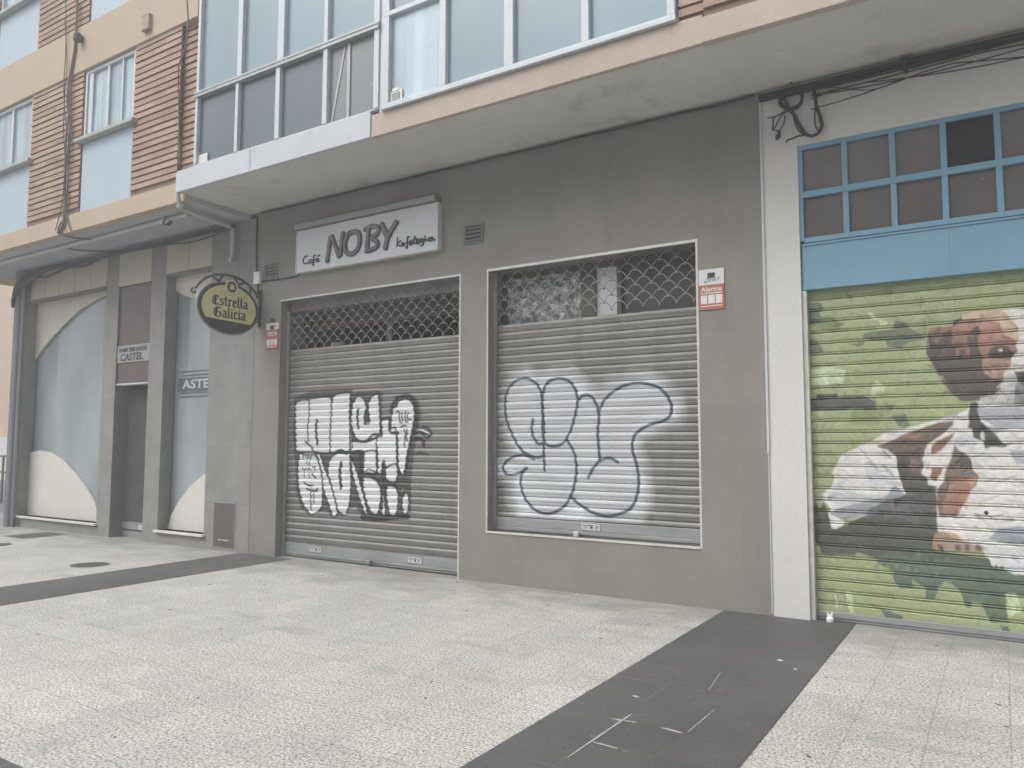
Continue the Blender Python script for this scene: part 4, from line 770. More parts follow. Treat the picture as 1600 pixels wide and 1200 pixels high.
# roller shutter on the door
sh = shutter('roller_shutter', cafe, -8.24, -5.12, .19, 2.775, .15, .0828, CURVED, .0085, GRAFFITI_DOOR, 'slat_steel', aa=.005, soft=True)
sh['label'] = 'galvanised door shutter sprayed with blocky black and white graffiti'
lattice(sh, -8.2, -5.15, 2.78, 3.37, .155)
rl = MB(); rl.box(-8.2, -5.15, .135, .165, .075, .19); rl.box(-8.2, -5.15, .125, .17, .045, .072); rl.box(-8.2, -5.15, .14, .165, .015, .04)
obj('bottom_rail', rl, 'galv', sh, bevel=.003)
obj('box_lintel', MB().box(-8.185, -5.165, .16, .4, 3.30, 3.44), 'dark', sh)
def lockplate(x, z, parent, y=.132, hole=True):
    m1 = MB(); w, h = .105, .033
    m1.prism([(x-w, z-h), (x-w+.015, z-h), (x-w+.02, z-h+.01), (x-w+.03, z-h), (x+w-.03, z-h), (x+w-.02, z-h+.01), (x+w-.015, z-h), (x+w, z-h), (x+w, z+h), (x+w-.015, z+h), (x+w-.02, z+h-.01), (x+w-.03, z+h), (x-w+.03, z+h), (x-w+.02, z+h-.01), (x-w+.015, z+h), (x-w, z+h)], front(y), -.001, .006)
    o = obj('lock_plate', m1, 'plate', parent)
    d = MB(); d.tube([(x+.01, y-.004, z-.004), (x+.01, y-.012, z-.004)], .012, 12)
    for sx in (-1, 1):
        d.tube([(x+sx*(w-.022), y-.004, z+.012), (x+sx*(w-.022), y-.009, z+.012)], .006, 8)
        d.box(x+sx*(w-.042)-.004, x+sx*(w-.042)+.004, y-.0075, y-.004, z-.02, z+.02)
    d.box(x-.045, x+.03, y-.0075, y-.004, z+.012, z+.020)
    obj('lock_cylinder', d, 'ink', parent)
lockplate(-7.555, .132, sh); lockplate(-5.90, .128, sh)
hb = MB(); hb.box(-6.63, -6.57, .07, .13, .028, .075); obj('padlock', hb, 'galv', sh, bevel=.006)
# roller shutter on the window
sw = shutter('roller_shutter', cafe, -4.81, -2.36, .70, 2.835, .15, .0865, CURVED, .008, GRAFFITI_WINDOW, 'slat_steel', aa=.005, soft=True)
sw['label'] = 'galvanised window shutter sprayed with pale bubble letters outlined in dark blue'
lattice(sw, -4.77, -2.38, 2.85, 3.42, .155, p=.176, h=.076, rad=.0052)
rl = MB(); rl.box(-4.78, -2.38, .135, .165, .605, .70); rl.box(-4.78, -2.38, .125, .17, .565, .602); rl.box(-4.78, -2.38, .145, .165, .545, .562)
obj('bottom_rail', rl, 'galv', sw, bevel=.003)
lockplate(-3.585, .652, sw)
hb = MB(); hb.box(-3.765, -3.705, .085, .13, .548, .60); obj('padlock', hb, 'plate', sw, bevel=.006)
for s_, a, b, c, d in ((sh, -8.185, -5.165, .0, 3.3), (sw, -4.79, -2.378, .555, 3.43)):
    obj('guide_rail', MB().box(a+.001, a+.045, .11, .135, c, d), 'galv', s_); obj('guide_rail', MB().box(b-.03, b-.001, .11, .135, c, d), 'galv', s_)
# what shows behind the lattices
wf = MB()
for a, b in ((-4.785, -4.74), (-3.775, -3.60), (-3.35, -3.30), (-2.45, -2.385)): wf.box(a, b, .30, .36, .56, 3.44)
wf.box(-4.74, -2.45, .305, .355, 3.38, 3.44)
wfo = obj('window_frame', wf, 'hatch', cafe)
obj('painted_reflection', MB().box(-4.74, -3.775, .34, .35, .9, 3.38), 'painted_reflection', wfo)  # opaque pane, tree and sky reflections are in its colour
obj('pale_reflection', MB().box(-3.60, -3.35, .34, .35, .9, 3.38), 'frost', wfo)  # pale strip standing in for a reflection in the glass
obj('pane', MB().box(-3.30, -2.45, .34, .35, .9, 3.38), 'pane_brown', wfo)
df = MB(); df.box(-8.18, -5.17, .52, .56, 3.1, 3.3); df.box(-6.75, -6.65, .52, .56, 0, 3.1); df.box(-8.18, -8.1, .52, .56, 0, 3.1); df.box(-5.25, -5.17, .52, .56, 0, 3.1)
obj('door_frame', df, 'hatch', cafe)
obj('packing_box', MB().box(-7.85, -7.65, .6, .75, 2.70, 2.90), 'cream', cafe)
obj('shelf', MB().box(-8.1, -7.0, .58, .85, 2.66, 2.70), 'hatch', cafe)

# overhang: soffit, fascia, glazed balcony
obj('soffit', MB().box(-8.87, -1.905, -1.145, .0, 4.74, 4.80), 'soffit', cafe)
obj('fascia', MB().box(-8.88, -7.44, -1.165, -1.10, 4.735, 5.015).box(-7.435, -5.51, -1.165, -1.10, 4.735, 5.02), 'white_fascia', cafe, bevel=.006, label='white fascia slab under the left part of the balcony')
obj('fascia', MB().box(-5.50, -1.905, -1.155, -1.10, 4.732, 4.975), 'beige', cafe, bevel=.006, label='beige fascia under the right part of the balcony')
obj('upper_wall', MB().box(-8.72, -1.905, -1.0, 4.0, 4.80, 9.6), 'band', cafe)
obj('fascia_end', MB().box(-8.865, -8.72, -1.10, -.05, 4.80, 5.0), 'white_fascia', cafe)
bp = MB(); bk = MB(); brick_panel(bp, bk, -2.12, -1.905, 5.0, 9.6, -1.10); obj('brick_joint', bk, 'brick_joint', obj('brick_panel', bp, 'brick', cafe))
M['rail_grey'] = mat('weathered_aluminium', (.36, .38, .39), .45, metal=.2, var=.15, scale=5)
gl = MB(); yF, yB = -1.165, -1.07
def vbar(m_, x, z0, z1, w=.05, y0=yF, y1=yB): m_.box(x-w/2, x+w/2, y0, y1, z0, z1)
mull_low = [(-8.515, .05), (-7.72, .055), (-6.985, .075), (-6.205, .07), (-5.44, .07)]
mull_up = [(-8.505, .05), (-7.69, .085), (-6.95, .11), (-6.205, .06), (-5.44, .08)]
for x, w in mull_low: vbar(gl, x, 5.035, 5.905, w)
for x, w in mull_up: vbar(gl, x, 5.985, 7.40, w)
rl = MB(); rl.box(-8.56, -5.40, yF-.02, yB, 5.905, 5.940); rl.box(-8.56, -5.40, yF-.004, yB-.001, 5.9405, 5.955); rl.box(-8.56, -5.40, yF-.012, yB, 5.9555, 5.985)
gl.box(-8.56, -5.40, yF+.01, yB, 5.02, 5.035); gl.box(-8.56, -5.40, yF, yB, 7.40, 7.46)
g1 = obj('balcony_frame', gl, 'alu', cafe, bevel=.004); obj('rail', rl, 'rail_grey', g1, bevel=.003)
for (a, wa), (b, wb) in zip(mull_low[:-1], mull_low[1:]):
    obj('pane', MB().box(a+wa/2, b-wb/2, -1.115, -1.10, 5.035, 5.905), 'pane_low2' if a > -6.3 else 'pane_low', g1)
for (a, wa), (b, wb) in zip(mull_up[:-1], mull_up[1:]):
    obj('pane', MB().box(a+wa/2, b-wb/2, -1.115, -1.10, 5.985, 7.40), 'pane_up', g1)
obj('vent_flap', MB().box(-8.485, -8.30, -1.135, -1.118, 5.04, 5.155), 'trim', g1, bevel=.004)
cs = MB(); cs.box(-5.895, -5.855, -1.13, -1.117, 5.04, 5.90)
cs.prism([(-6.15, 5.04), (-6.12, 5.04), (-5.93, 5.87), (-5.955, 5.87)], front(-1.118), 0, .004)
obj('curtain_edge', cs, 'alu_grey', g1)
gl = MB()
vs2 = [(-5.295, .06), (-4.555, .08), (-3.77, .10), (-2.965, .075), (-2.17, .07)]
for x, w in vs2: vbar(gl, x, 5.05, 6.0, w); vbar(gl, x, 6.05, 7.40, w)
gl.box(-5.33, -2.132, yF, yB, 6.0, 6.05); gl.box(-5.345, -2.12, yF-.03, yB, 4.978, 5.022); gl.box(-5.33, -2.132, yF, yB, 5.024, 5.05); gl.box(-5.33, -2.132, yF, yB, 7.40, 7.46)
gl.box(-5.40, -5.33, yF+.02, yB, 4.98, 7.46)
g2 = obj('balcony_frame', gl, 'alu', cafe, bevel=.004)
for i, ((a, wa), (b, wb)) in enumerate(zip(vs2[:-1], vs2[1:])):
    obj('pane', MB().box(a+wa/2, b-wb/2, -1.115, -1.10, 5.05, 6.0), 'pane_bright' if i == 0 else 'pane_mid', g2)
    obj('pane', MB().box(a+wa/2, b-wb/2, -1.115, -1.10, 6.05, 7.40), 'pane_up', g2)
vf = MB(); vf.box(-5.26, -5.10, -1.135, -1.118, 5.055, 5.175); vf.box(-5.225, -5.14, -1.142, -1.137, 5.17, 5.20)
obj('vent_flap', vf, 'trim', g2, bevel=.004)
vl = MB()
for k in range(4): vl.box(-5.235, -5.125, -1.142, -1.136, 5.075+k*.022, 5.085+k*.022)
obj('vent_slots', vl, 'alu_grey', g2)
obj('upper_band', MB().box(-8.72, -1.905, -1.14, -1.001, 7.46, 7.95), 'band', cafe)

# ------------------------------------------------------------------ garage building on the right
gar = thing('garage_building', (.5, 0, 0), 'white plastered garage frontage with blue transom and dog mural on its shutter', 'building')
obj('wall', wall_mb(-1.745, 8.0, 0, 4.738, 0.002, [(-1.44, 2.35, 0, 4.165)], .5), 'plaster', gar)
edge = MB(); edge.box(-1.762, -1.742, -.016, .0, 1.42, 4.70); edge.box(-1.757, -1.747, -.008, .0, .02, 1.415)
obj('corner_strip', edge, 'alu', gar)
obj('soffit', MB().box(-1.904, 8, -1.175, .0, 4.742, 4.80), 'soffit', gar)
obj('fascia', MB().box(-1.904, 8, -1.20, -1.12, 4.712, 4.925), 'beige', gar, bevel=.006)
obj('interior', room_mb(-1.9, 2.9, .5, 3.5, -.01, 4.5), 'dark', gar)
bp = MB(); bk = MB(); brick_panel(bp, bk, -1.90, 8, 4.93, 9.6, -1.13); obj('brick_joint', bk, 'brick_joint', obj('brick_panel', bp, 'brick', gar))
obj('upper_wall', MB().box(-1.904, 8, -1.0, 4, 4.80, 9.6), 'band', gar)
# blue frame
bf = MB(); y0, y1 = .02, .09
xc = [-1.44, -1.055, -.68, -.305, .07, .445, .82, 1.195, 1.57, 1.945, 2.35]
bf.box(-1.44, 2.35, y0, y1, 4.13, 4.165); bf.box(-1.44, -1.405, y0, y1, 3.30, 4.13); bf.box(2.31, 2.35, y0, y1, 3.30, 4.13)
for x in xc[1:-1]: bf.box(x-.023, x+.023, y0, y1, 3.325, 3.69); bf.box(x-.023, x+.023, y0, y1, 3.745, 4.13)
bf.box(-1.405, 2.31, y0-.004, y1, 3.69, 3.745); bf.box(-1.405, 2.31, y0-.003, y1, 3.28, 3.325)
tf = obj('transom_frame', bf, 'blue', gar, bevel=.003)
for i in range(len(xc)-1):
    a = -1.405 if i == 0 else xc[i]+.023; b = 2.31 if i == 9 else xc[i+1]-.023
    for j, (c, d) in enumerate(((3.325, 3.69), (3.745, 4.13))):
        if i == 3 and j == 1:
            g = MB()
            for k in range(int((b-a)/.022)): g.box(a+.011+k*.022-.003, a+.011+k*.022+.003, .05, .056, c, d)
            for k in range(int((d-c)/.022)): g.box(a, b, .044, .0495, c+.011+k*.022-.003, c+.011+k*.022+.003)
            obj('wire_mesh', g, 'darkmetal', tf); obj('mesh_backing', MB().box(a, b, .07, .08, c, d), 'mesh_pane', tf)
        else: obj('pane', MB().box(a, b, .055, .063, c, d), 'pane_brown', tf)
pb = MB(); pb.box(-1.43, 2.34, .03, .09, 2.86, 3.279)
pb.box(-1.43, 2.34, .018, .03, 3.255, 3.272); pb.box(-1.43, 2.34, .020, .03, 2.86, 2.885)
for x in (-.30, .82): pb.box(x-.008, x+.008, .025, .03, 2.886, 3.254)
obj('transom_panel', pb, 'blue', gar, bevel=.003)
for a_ in (-1.439, 2.30): obj('guide_rail', MB().box(a_, a_+.039, .03, .09, 0, 2.858), 'trim', gar, bevel=.003)
base = tuple(lin((163, 173, 133)))
mu = shutter('roller_shutter', gar, -1.41, 2.31, .075, 2.87, .10, .0973, FLAT, .0052, MURAL, 'slat_painted', base=base, dabs=5200, wob=.0022, aa=.0075, k=1.08)
mu['label'] = 'shutter painted with a brown and white dog lying on green grass'
rl = MB(); rl.box(-1.40, 2.30, .09, .12, .03, .078); rl.box(-1.40, 2.30, .10, .12, .005, .027)
obj('bottom_rail', rl, 'galv', mu, bevel=.003)
kx, kz = KEY
kh = MB(); kh.prism([(kx+.02+.085*math.cos(a), kz+.02*math.sin(a)) for a in np.linspace(0, 6.28, 25)[:-1]], front(.095), 0, .006)
obj('lock_plate', kh, 'lime', mu); kh = MB(); kh.tube([(kx, .090, kz), (kx, .084, kz)], .015, 12); obj('keyhole', kh, 'ink', mu)

# ------------------------------------------------------------------ corner building on the left
cor = thing('corner_building', (-12, 0, 0), 'brick and ochre corner block with grey stone shopfront left of the cafe', 'building')
S1 = (-15.05, -12.48, .2, 4.09); SD = (-12.10, -11.195, 0, 4.05); S2 = (-10.81, -9.70, .2, 4.08)
obj('wall', wall_mb(-15.38, -8.72, 0, 4.67, 0.001, [S1, SD, S2], .20), 'stone', cor)
obj('side_wall', MB().box(-15.38, -15.2, .201, 9, 0, 4.67), 'stone', cor)
LP = [obj('lintel_panel', MB().box(a, b, -.012, .0, c, 4.62), 'cream', cor) for a, b, c in ((-14.92, -12.45, 4.11), (-12.09, -11.20, 4.05), (-10.80, -9.69, 4.10))]
for o_, x0, x1, xs_ in ((LP[0], -14.92, -12.45, (-14.45, -13.95, -13.45, -12.95)), (LP[2], -10.80, -9.69, (-10.25,))):
    lj = MB(); lj.box(x0, x1, -.014, .19, 4.085, 4.105)
    for x in xs_: lj.box(x-.003, x+.003, -.0135, -.012, 4.105, 4.62)
    obj('panel_joint', lj, 'brown', o_)
def arch(pts, nm, m_, y, t=.035):
    mb_ = MB(); mb_.prism(pts, front(y), 0, t); return obj(nm, mb_, m_, cor)
arch([(S1[0], 4.09), (S1[0], 3.05)]+[(max(p[0], S1[0]+.01), p[1]) for p in ARCH_TOP[1:]]+[(-12.48, 4.045), (-12.48, 4.09)], 'arch_panel', 'cream_arch', .20)
arch([(S1[0], .2)]+[(S1[0], 1.33)]+[(p[0], p[1]) for p in ARCH_BOTTOM[1:]]+[(-12.66, .2)], 'arch_panel', 'white_arch', .20)
arch([(-10.81, 4.08), (-10.81, 3.88), (-10.62, 3.79), (-10.3, 3.70), (-9.95, 3.63), (-9.70, 3.60), (-9.70, 4.08)], 'arch_panel', 'cream_arch', .20)
arch([(-10.92+.11, .2), (-10.73, .40), (-10.54, .63), (-10.28, .86), (-9.99, 1.03), (-9.70, 1.14), (-9.70, .2)], 'arch_panel', 'white_arch', .20)
w1 = obj('shop_window', MB().box(-15.2, -12.3, .215, .23, .1, 4.2), 'shopglass', cor)
w2 = obj('shop_window', MB().box(-10.95, -9.6, .215, .23, .1, 4.2), 'shopglass', cor)
st_ = MB(); M['frost2'] = mat('faded_white_film', (.50, .53, .55), .5); M['hatch_grey'] = mat('grey_film', (.13, .145, .155), .4)
for z in (2.60, 2.54, 2.27, 2.21): st_.box(-10.66, -9.75, .208, .212, z-.010, z+.008)
st_.box(-10.72, -9.75, .209, .212, 2.29, 2.50)
obj('window_band', st_, 'hatch_grey', w2)
obj('window_lettering', text_mb('ASTEL', .19, lambda a, b, d: (-10.22+a, .2085-d, 2.395+b), .0008, width=.80, bold=.004), 'frost2', w2)
for a, b in ((-15.08, -12.44), (-10.85, -9.66)):
    obj('sill', MB().box(a, b, -.05, .16, .165, .20), 'plaster', cor, bevel=.005)
# street door of the corner building
dp = obj('door_panel', MB().box(-12.10, -11.195, .03, .17, 3.075, 4.05), 'brown', cor)
obj('door_panel', MB().box(-12.10, -11.195, .03, .17, 2.46, 2.795), 'brown', cor)
sb = obj('sign_strip', MB().box(-12.10, -11.195, .015, .165, 2.797, 3.072), 'alu_grey', cor)
obj('sign_lettering', text_mb('INMOBILIARIA', .10, lambda a, b, d: (-11.66+a, .0125-d, 2.995+b), .001, width=.76, bold=.002), 'ink', sb)
obj('sign_lettering', text_mb('CASTEL', .16, lambda a, b, d: (-11.70+a, .0125-d, 2.875+b), .001, width=.62, shear=.15, bold=.004), 'ink', sb)
obj('door_trim', MB().box(-12.099, -11.196, .02, .18, 2.435, 2.46), 'alu', cor)
dr = obj('door_room', room_mb(-12.10, -11.195, .2, .45, -.01, 2.44), 'stone', cor)
dl = obj('street_door', MB().box(-12.10, -11.195, .27, .31, .02, 2.42), 'darkmetal', cor)
lg = MB(); k = 0
for i in range(60):                                # slanting lattice bars
    for s_ in (-1, 1):
        xa = -12.08; za = .25+i*.075
        x2_, z2_ = -11.2, za+s_*.88*1.1
        # clip to the door height
        pts_ = [(xa, za), (x2_, z2_)]
        def clip(p, q, lim, hi):
            if (p[1] > lim) == (q[1] > lim): return None
            t_ = (lim-p[1])/(q[1]-p[1]); return (p[0]+t_*(q[0]-p[0]), lim)
        p, q = pts_
        for lim, up in ((2.38, True), (.25, False)):
            out_p = p[1] > lim if up else p[1] < lim; out_q = q[1] > lim if up else q[1] < lim
            if out_p and out_q: p = None; break
            if out_p: p = clip(p, q, lim, up)
            elif out_q: q = clip(p, q, lim, up)
            if p is None or q is None: p = None; break
        if p: lg.tube([(p[0], .225+.008*s_, p[1]), (q[0], .225+.008*s_, q[1])], .006, 4)
obj('door_lattice', lg, 'louvre_grey', dl)
kr = MB(); kr.box(-12.09, -11.2, .20, .25, .0, .10); kr.box(-12.09, -11.2, .205, .245, .12, .24); ko = obj('bottom_rail', kr, 'galv', dl, bevel=.003)
lp = MB(); lp.box(-11.62, -11.40, .198, .204, .13, .21); obj('lock_plate', lp, 'plate', dl)
# service hatch
hf = MB(); a, b, c, d = -9.49, -9.00, .05, .68
hf.box(a, b, -.006, .0, d-.015, d); hf.box(a, a+.015, -.006, .0, c, d-.015); hf.box(b-.012, b, -.006, .0, c, d-.015)
ho = obj('hatch', MB().box(a+.015, b-.012, -.004, .0, c, d-.015), 'hatch', cor); obj('hatch_frame', hf, 'alu_grey', ho)
hh = MB(); hh.box(-9.36, -9.12, -.016, -.005, .145, .155); obj('handle', hh, 'trim', ho)
# upper floors
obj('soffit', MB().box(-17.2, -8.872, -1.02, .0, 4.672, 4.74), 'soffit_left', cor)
obj('upper_body', MB().box(-17.2, -8.721, -.90, 9, 4.741, 10.6), 'band', cor)
bd = MB(); bd.box(-17.25, -8.873, -1.045, -.901, 4.66, 4.93); obj('lower_band', bd, 'band', cor, bevel=.008)
bd = MB(); bd.box(-17.25, -8.725, -1.045, -.901, 7.13, 7.86); obj('upper_band', bd, 'band', cor, bevel=.008)
for a, b, c, d, y_ in ((-13.05, -11.52, 4.93, 7.13, -1), (-17.2, -14.36, 4.93, 7.13, -1), (-10.17, -9.10, 4.93, 7.13, -1), (-12.98, -11.46, 7.86, 10.5, -1), (-17.2, -14.36, 7.86, 10.5, -1), (-10.17, -9.10, 7.86, 10.5, -1), (-9.10, -8.73, 4.99, 7.13, -.93)):
    bp = MB(); bk = MB(); brick_panel(bp, bk, a, b, c, d, y_)
    obj('brick_joint', bk, 'brick_joint', obj('brick_panel', bp, 'brick', cor))
obj('corbel', MB().box(-9.93, -9.76, -1.10, -1.046, 7.25, 7.47), 'brick', cor)
for a, b, c, d in ((-14.35, -13.06, 4.935, 5.99), (-11.50, -10.19, 4.935, 5.99), (-14.35, -13.0, 7.865, 8.80), (-11.44, -10.19, 7.865, 8.80)): obj('spandrel_panel', MB().box(a, b, -1.0, -.9, c, d), 'white_panel', cor)
def flat_window(a, b, c, d, cuts):
    w_ = MB(); y0, y1 = -1.0, -.93
    w_.box(a, a+.05, y0, y1, c, d); w_.box(b-.05, b, y0, y1, c, d); w_.box(a+.05, b-.05, y0, y1, d-.05, d); w_.box(a+.05, b-.05, y0, y1, c, c+.05)
    for x, ww in cuts: w_.box(x-ww/2, x+ww/2, y0+.01, y1, c+.05, d-.05)
    fo = obj('window', w_, 'alu', cor, bevel=.004)
    obj('pane', MB().box(a+.05, b-.05, -.96, -.95, c+.05, d-.05), 'winglass', fo)
    s_ = MB(); s_.box(a-.10, b+.12, -1.10, -.95, c-.06, c-.005); obj('sill', s_, 'kerb', fo, bevel=.006)
    return fo
flat_window(-14.35, -13.06, 6.06, 7.12, [(-13.75, .06)])
flat_window(-11.50, -10.19, 6.06, 7.12, [(-11.36, .10), (-10.90, .06), (-10.53, .035)])
flat_window(-14.35, -13.0, 8.87, 10.0, [(-13.7, .05)])
flat_window(-11.44, -10.19, 8.87, 10.0, [(-10.8, .05)])

# ------------------------------------------------------------------ things fixed to the fronts
# cafe name sign
sg = thing('shop_sign', (-6.62, -.05, 3.76), 'wide grey rectangular sign reading NOBY above the cafe door', 'sign')
obj('board', MB().box(-7.81, -5.45, -.08, -.001, 3.765, 4.32), 'signgrey', sg, bevel=.004)
rm = MB(); rm.box(-7.83, -5.46, -.125, -.001, 4.335, 4.40); rm.box(-7.82, -5.455, -.06, -.001, 4.321, 4.334)
obj('top_cover', rm, 'alu_grey', sg, bevel=.004)
rm = MB(); rm.box(-5.449, -5.437, -.086, -.001, 3.757, 4.32); rm.box(-7.822, -7.811, -.086, -.001, 3.757, 4.32); rm.box(-7.81, -5.45, -.086, -.001, 3.752, 3.764)
obj('rim', rm, 'trim', sg)
lt = MB(); ls = MB()
for i, (pts, w) in enumerate(NOBY_STROKES):
    q = [(v.x, v.y) for v in smooth_path([(p[0], p[1], 0) for p in pts], 4)]
    if i == 0: q = [tuple(p) for p in pts]
    if i in (0,):
        pp = pts
        for k, seg in enumerate((pp[0:3], pp[2:4], pp[3:6])):
            ribbon(ls, seg, w+.02, front(-.081), 0, .014+k*.0004); ribbon(lt, seg, w-.004, front(-.081), .012, .019+k*.0004)
    else:
        ribbon(ls, q, w+.02, front(-.081), 0, .0145+i*.0005); ribbon(lt, q, w-.004, front(-.081), .012, .0195+i*.0005)
obj('name_letter_edge', ls, 'dark_ink', sg); obj('name_letter', lt, 'chrome', sg)
for part_ in (SMALL_STROKES[:6], SMALL_STROKES[6:]):
    sl = MB()
    for i, pts in enumerate(part_):
        q = [(v.x, v.y) for v in smooth_path([(p[0], p[1], 0) for p in pts], 3)]
        ribbon(sl, q, .017, front(-.081), 0, .008+.0004*i)
    obj('small_lettering', sl, 'dark_ink', sg)

# oval brewery sign on a bracket, standing out from the wall
X0 = -8.60; cy, cz = -.53, 3.29; A_, B_ = .475, .345
side = lambda x0: (lambda a, b, d: (x0+d, a, b))
ps = thing('hanging_sign', (X0, 0, 3.1), 'oval yellow-green bar sign with black lettering on an iron wall bracket', 'sign')
ell = lambda k, n=48: [(cy+A_*k*math.cos(t_), cz+B_*k*math.sin(t_)) for t_ in np.linspace(0, 2*math.pi, n, endpoint=False)]
def ellk(a, b, n=48): return [(cy+a*math.cos(t_), cz+b*math.sin(t_)) for t_ in np.linspace(0, 2*math.pi, n, endpoint=False)]
obj('board', MB().prism(ellk(A_-.01, B_-.01), side(X0), -.035, .030), 'darkmetal', ps)
rim = MB(); rim.tube([(X0+.0, p[0], p[1]) for p in ellk(A_, B_)], .016, 8, closed=True); obj('rim', rim, 'alu_grey', ps, smooth=True)
zc = lambda a: cz-.175-(a-cy)*.03
face = [p for p in ellk(A_-.05, B_-.045, 72)]
poly = []
for (a1, b1), (a2, b2) in zip(face, face[1:]+face[:1]):
    i1, i2 = b1 > zc(a1), b2 > zc(a2)
    if i1: poly.append((a1, b1))
    if i1 != i2:
        lo, hi = 0., 1.
        for _ in range(20):
            mid = (lo+hi)/2; am_, bm_ = a1+(a2-a1)*mid, b1+(b2-b1)*mid
            if (bm_ > zc(am_)) == i1: lo = mid
            else: hi = mid
        poly.append((a1+(a2-a1)*lo, b1+(b2-b1)*lo))
obj('face', MB().prism(poly, side(X0), .031, .034), 'green_board', ps)
# roundel with six-pointed star
rc = (cy+.02, cz+.285)
cir = lambda rad, n=28: [(rc[0]+rad*math.cos(t_), rc[1]+rad*math.sin(t_)) for t_ in np.linspace(0, 2*math.pi, n, endpoint=False)]
obj('roundel', MB().prism(cir(.098), side(X0), .0, .038), 'green_board', ps)
obj('roundel_ring', MB().prism(cir(.074), side(X0), .0381, .0400), 'dark_ink', ps)
star = [(rc[0]+(.058 if i % 2 == 0 else .031)*math.sin(i*math.pi/6), rc[1]+(.058 if i % 2 == 0 else .031)*math.cos(i*math.pi/6)) for i in range(12)]
obj('star', MB().prism(star, side(X0), .0401, .042), 'green_board', ps)
# broad-nib letters on a small unit grid
GL = {
 'E': (.78, [[(.62, 1.28), (.32, 1.42), (.12, 1.15), (.30, .95), (.10, .62), (.12, .2), (.42, .0), (.72, .18)], [(.05, .80), (.55, .80)], [(.38, 1.2), (.38, .1)], [(.62, 1.28), (.72, 1.15)]]),
 'G': (.95, [[(.78, 1.25), (.45, 1.42), (.12, 1.05), (.10, .45), (.30, .08), (.62, .0), (.82, .2), (.80, .72)], [(.55, .72), (.88, .74)], [(.38, 1.25), (.36, .3)]]),
 's': (.50, [[(.42, .90), (.20, 1.0), (.08, .78), (.38, .50), (.42, .22), (.22, .02), (.04, .12)]]),
 't': (.42, [[(.18, 1.35), (.18, .15), (.36, .02)], [(.0, .97), (.40, .97)]]),
 'r': (.46, [[(.14, 1.0), (.14, .0)], [(.14, .8), (.30, 1.0), (.44, .86)], [(.06, .05), (.22, .0)]]),
 'e': (.52, [[(.14, .92), (.12, .18), (.30, .0), (.46, .14)], [(.14, .95), (.38, 1.0), (.42, .62), (.16, .46)]]),
 'l': (.32, [[(.14, 1.5), (.14, .12), (.28, .0)]]),
 'a': (.60, [[(.10, .90), (.34, 1.0), (.44, .8), (.44, .1), (.56, .0)], [(.44, .56), (.12, .48), (.10, .15), (.26, .0), (.44, .15)]]),
 'i': (.32, [[(.14, 1.0), (.14, .12), (.28, .0)], [(.10, 1.28), (.18, 1.34)]]),
 'c': (.50, [[(.42, .88), (.26, 1.0), (.12, .88), (.12, .18), (.28, .0), (.46, .14)]])}
def nib_text(s, y0, z0, ye, ze, unit):
    tot = sum(GL[c][0]+.06 for c in s); mb_ = MB(); xcur = 0; L_ = ye-y0; cnt = 0
    sx = L_/tot; sl_ = (ze-z0)/L_
    nb = (.085*sx*1.15, .055*unit)
    for ch in s:
        wd, strokes = GL[ch]
        for st__ in strokes:
            q = [((xcur+p[0])*sx, p[1]*unit) for p in st__]
            for (a1, b1), (a2, b2) in zip(q[:-1], q[1:]):
                cnt += 1; dd = .0345+.00006*cnt
                P4 = [(a1-nb[0], b1-nb[1]), (a1+nb[0], b1+nb[1]), (a2-nb[0], b2-nb[1]), (a2+nb[0], b2+nb[1])]
                # convex hull of the swept nib, with a little height
                P6 = P4+[(a1-nb[0]*.6, b1+nb[1]), (a2-nb[0]*.6, b2+nb[1]), (a1+nb[0]*.6, b1-nb[1]), (a2+nb[0]*.6, b2-nb[1])]
                pts_ = sorted(set(P6)); lo = []; up = []
                cr = lambda o, a, b: (a[0]-o[0])*(b[1]-o[1])-(a[1]-o[1])*(b[0]-o[0])
                for p in pts_:
                    while len(lo) > 1 and cr(lo[-2], lo[-1], p) <= 0: lo.pop()
                    lo.append(p)
                for p in reversed(pts_):
                    while len(up) > 1 and cr(up[-2], up[-1], p) <= 0: up.pop()
                    up.append(p)
                hull = lo[:-1]+up[:-1]
                if len(hull) > 2: mb_.prism([(y0+h_[0], z0+h_[1]+sl_*h_[0]) for h_ in hull], side(X0), .034, dd)
        xcur += wd+.06
    return mb_
obj('lettering', nib_text('Estrella', -.80, 3.305, -.235, 3.315, .088), 'dark_ink', ps)
obj('lettering', nib_text('Galicia', -.775, 3.150, -.265, 3.155, .092), 'dark_ink', ps)
br = MB()
arcp = [(X0, cy+(A_+.06)*math.cos(t_), cz+.04+(B_+.06)*math.sin(t_)) for t_ in np.linspace(math.radians(28), math.radians(158), 20)]
br.tube(arcp, .017, 8)
e_ = arcp[-1]; br.tube([(X0, e_[1]-.0+.045*math.cos(a)*(1-i/16)-.02, e_[2]-.045+.045*math.sin(a)*(1-i/16)) for i, a in enumerate(np.linspace(1.9, 7.6, 14))], .011, 6)
for t0, t1 in ((118, 108), (100, 112), (80, 70), (62, 74), (50, 42)):
    a, b = math.radians(t0), math.radians(t1)
    br.tube([(X0, cy+(A_+.05)*math.cos(a), cz+.04+(B_+.05)*math.sin(a)), (X0, cy+A_*math.cos(b), cz+B_*math.sin(b))], .016, 6)
br.box(X0-.02, X0+.02, -.035, -.003, 3.10, 3.62)
br.tube([(X0, arcp[0][1], arcp[0][2]), (X0, -.02, 3.52)], .018, 6); br.tube([(X0, -.06, 3.60), (X0, -.02, 3.50), (X0, -.03, 3.42)], .026, 6)
for z in (3.36, 3.17): br.tube([(X0, -.02, z), (X0, cy+A_*math.sqrt(max(0, 1-((z-cz)/B_)**2)), z)], .012, 6)
obj('bracket', br, 'darkmetal', ps)

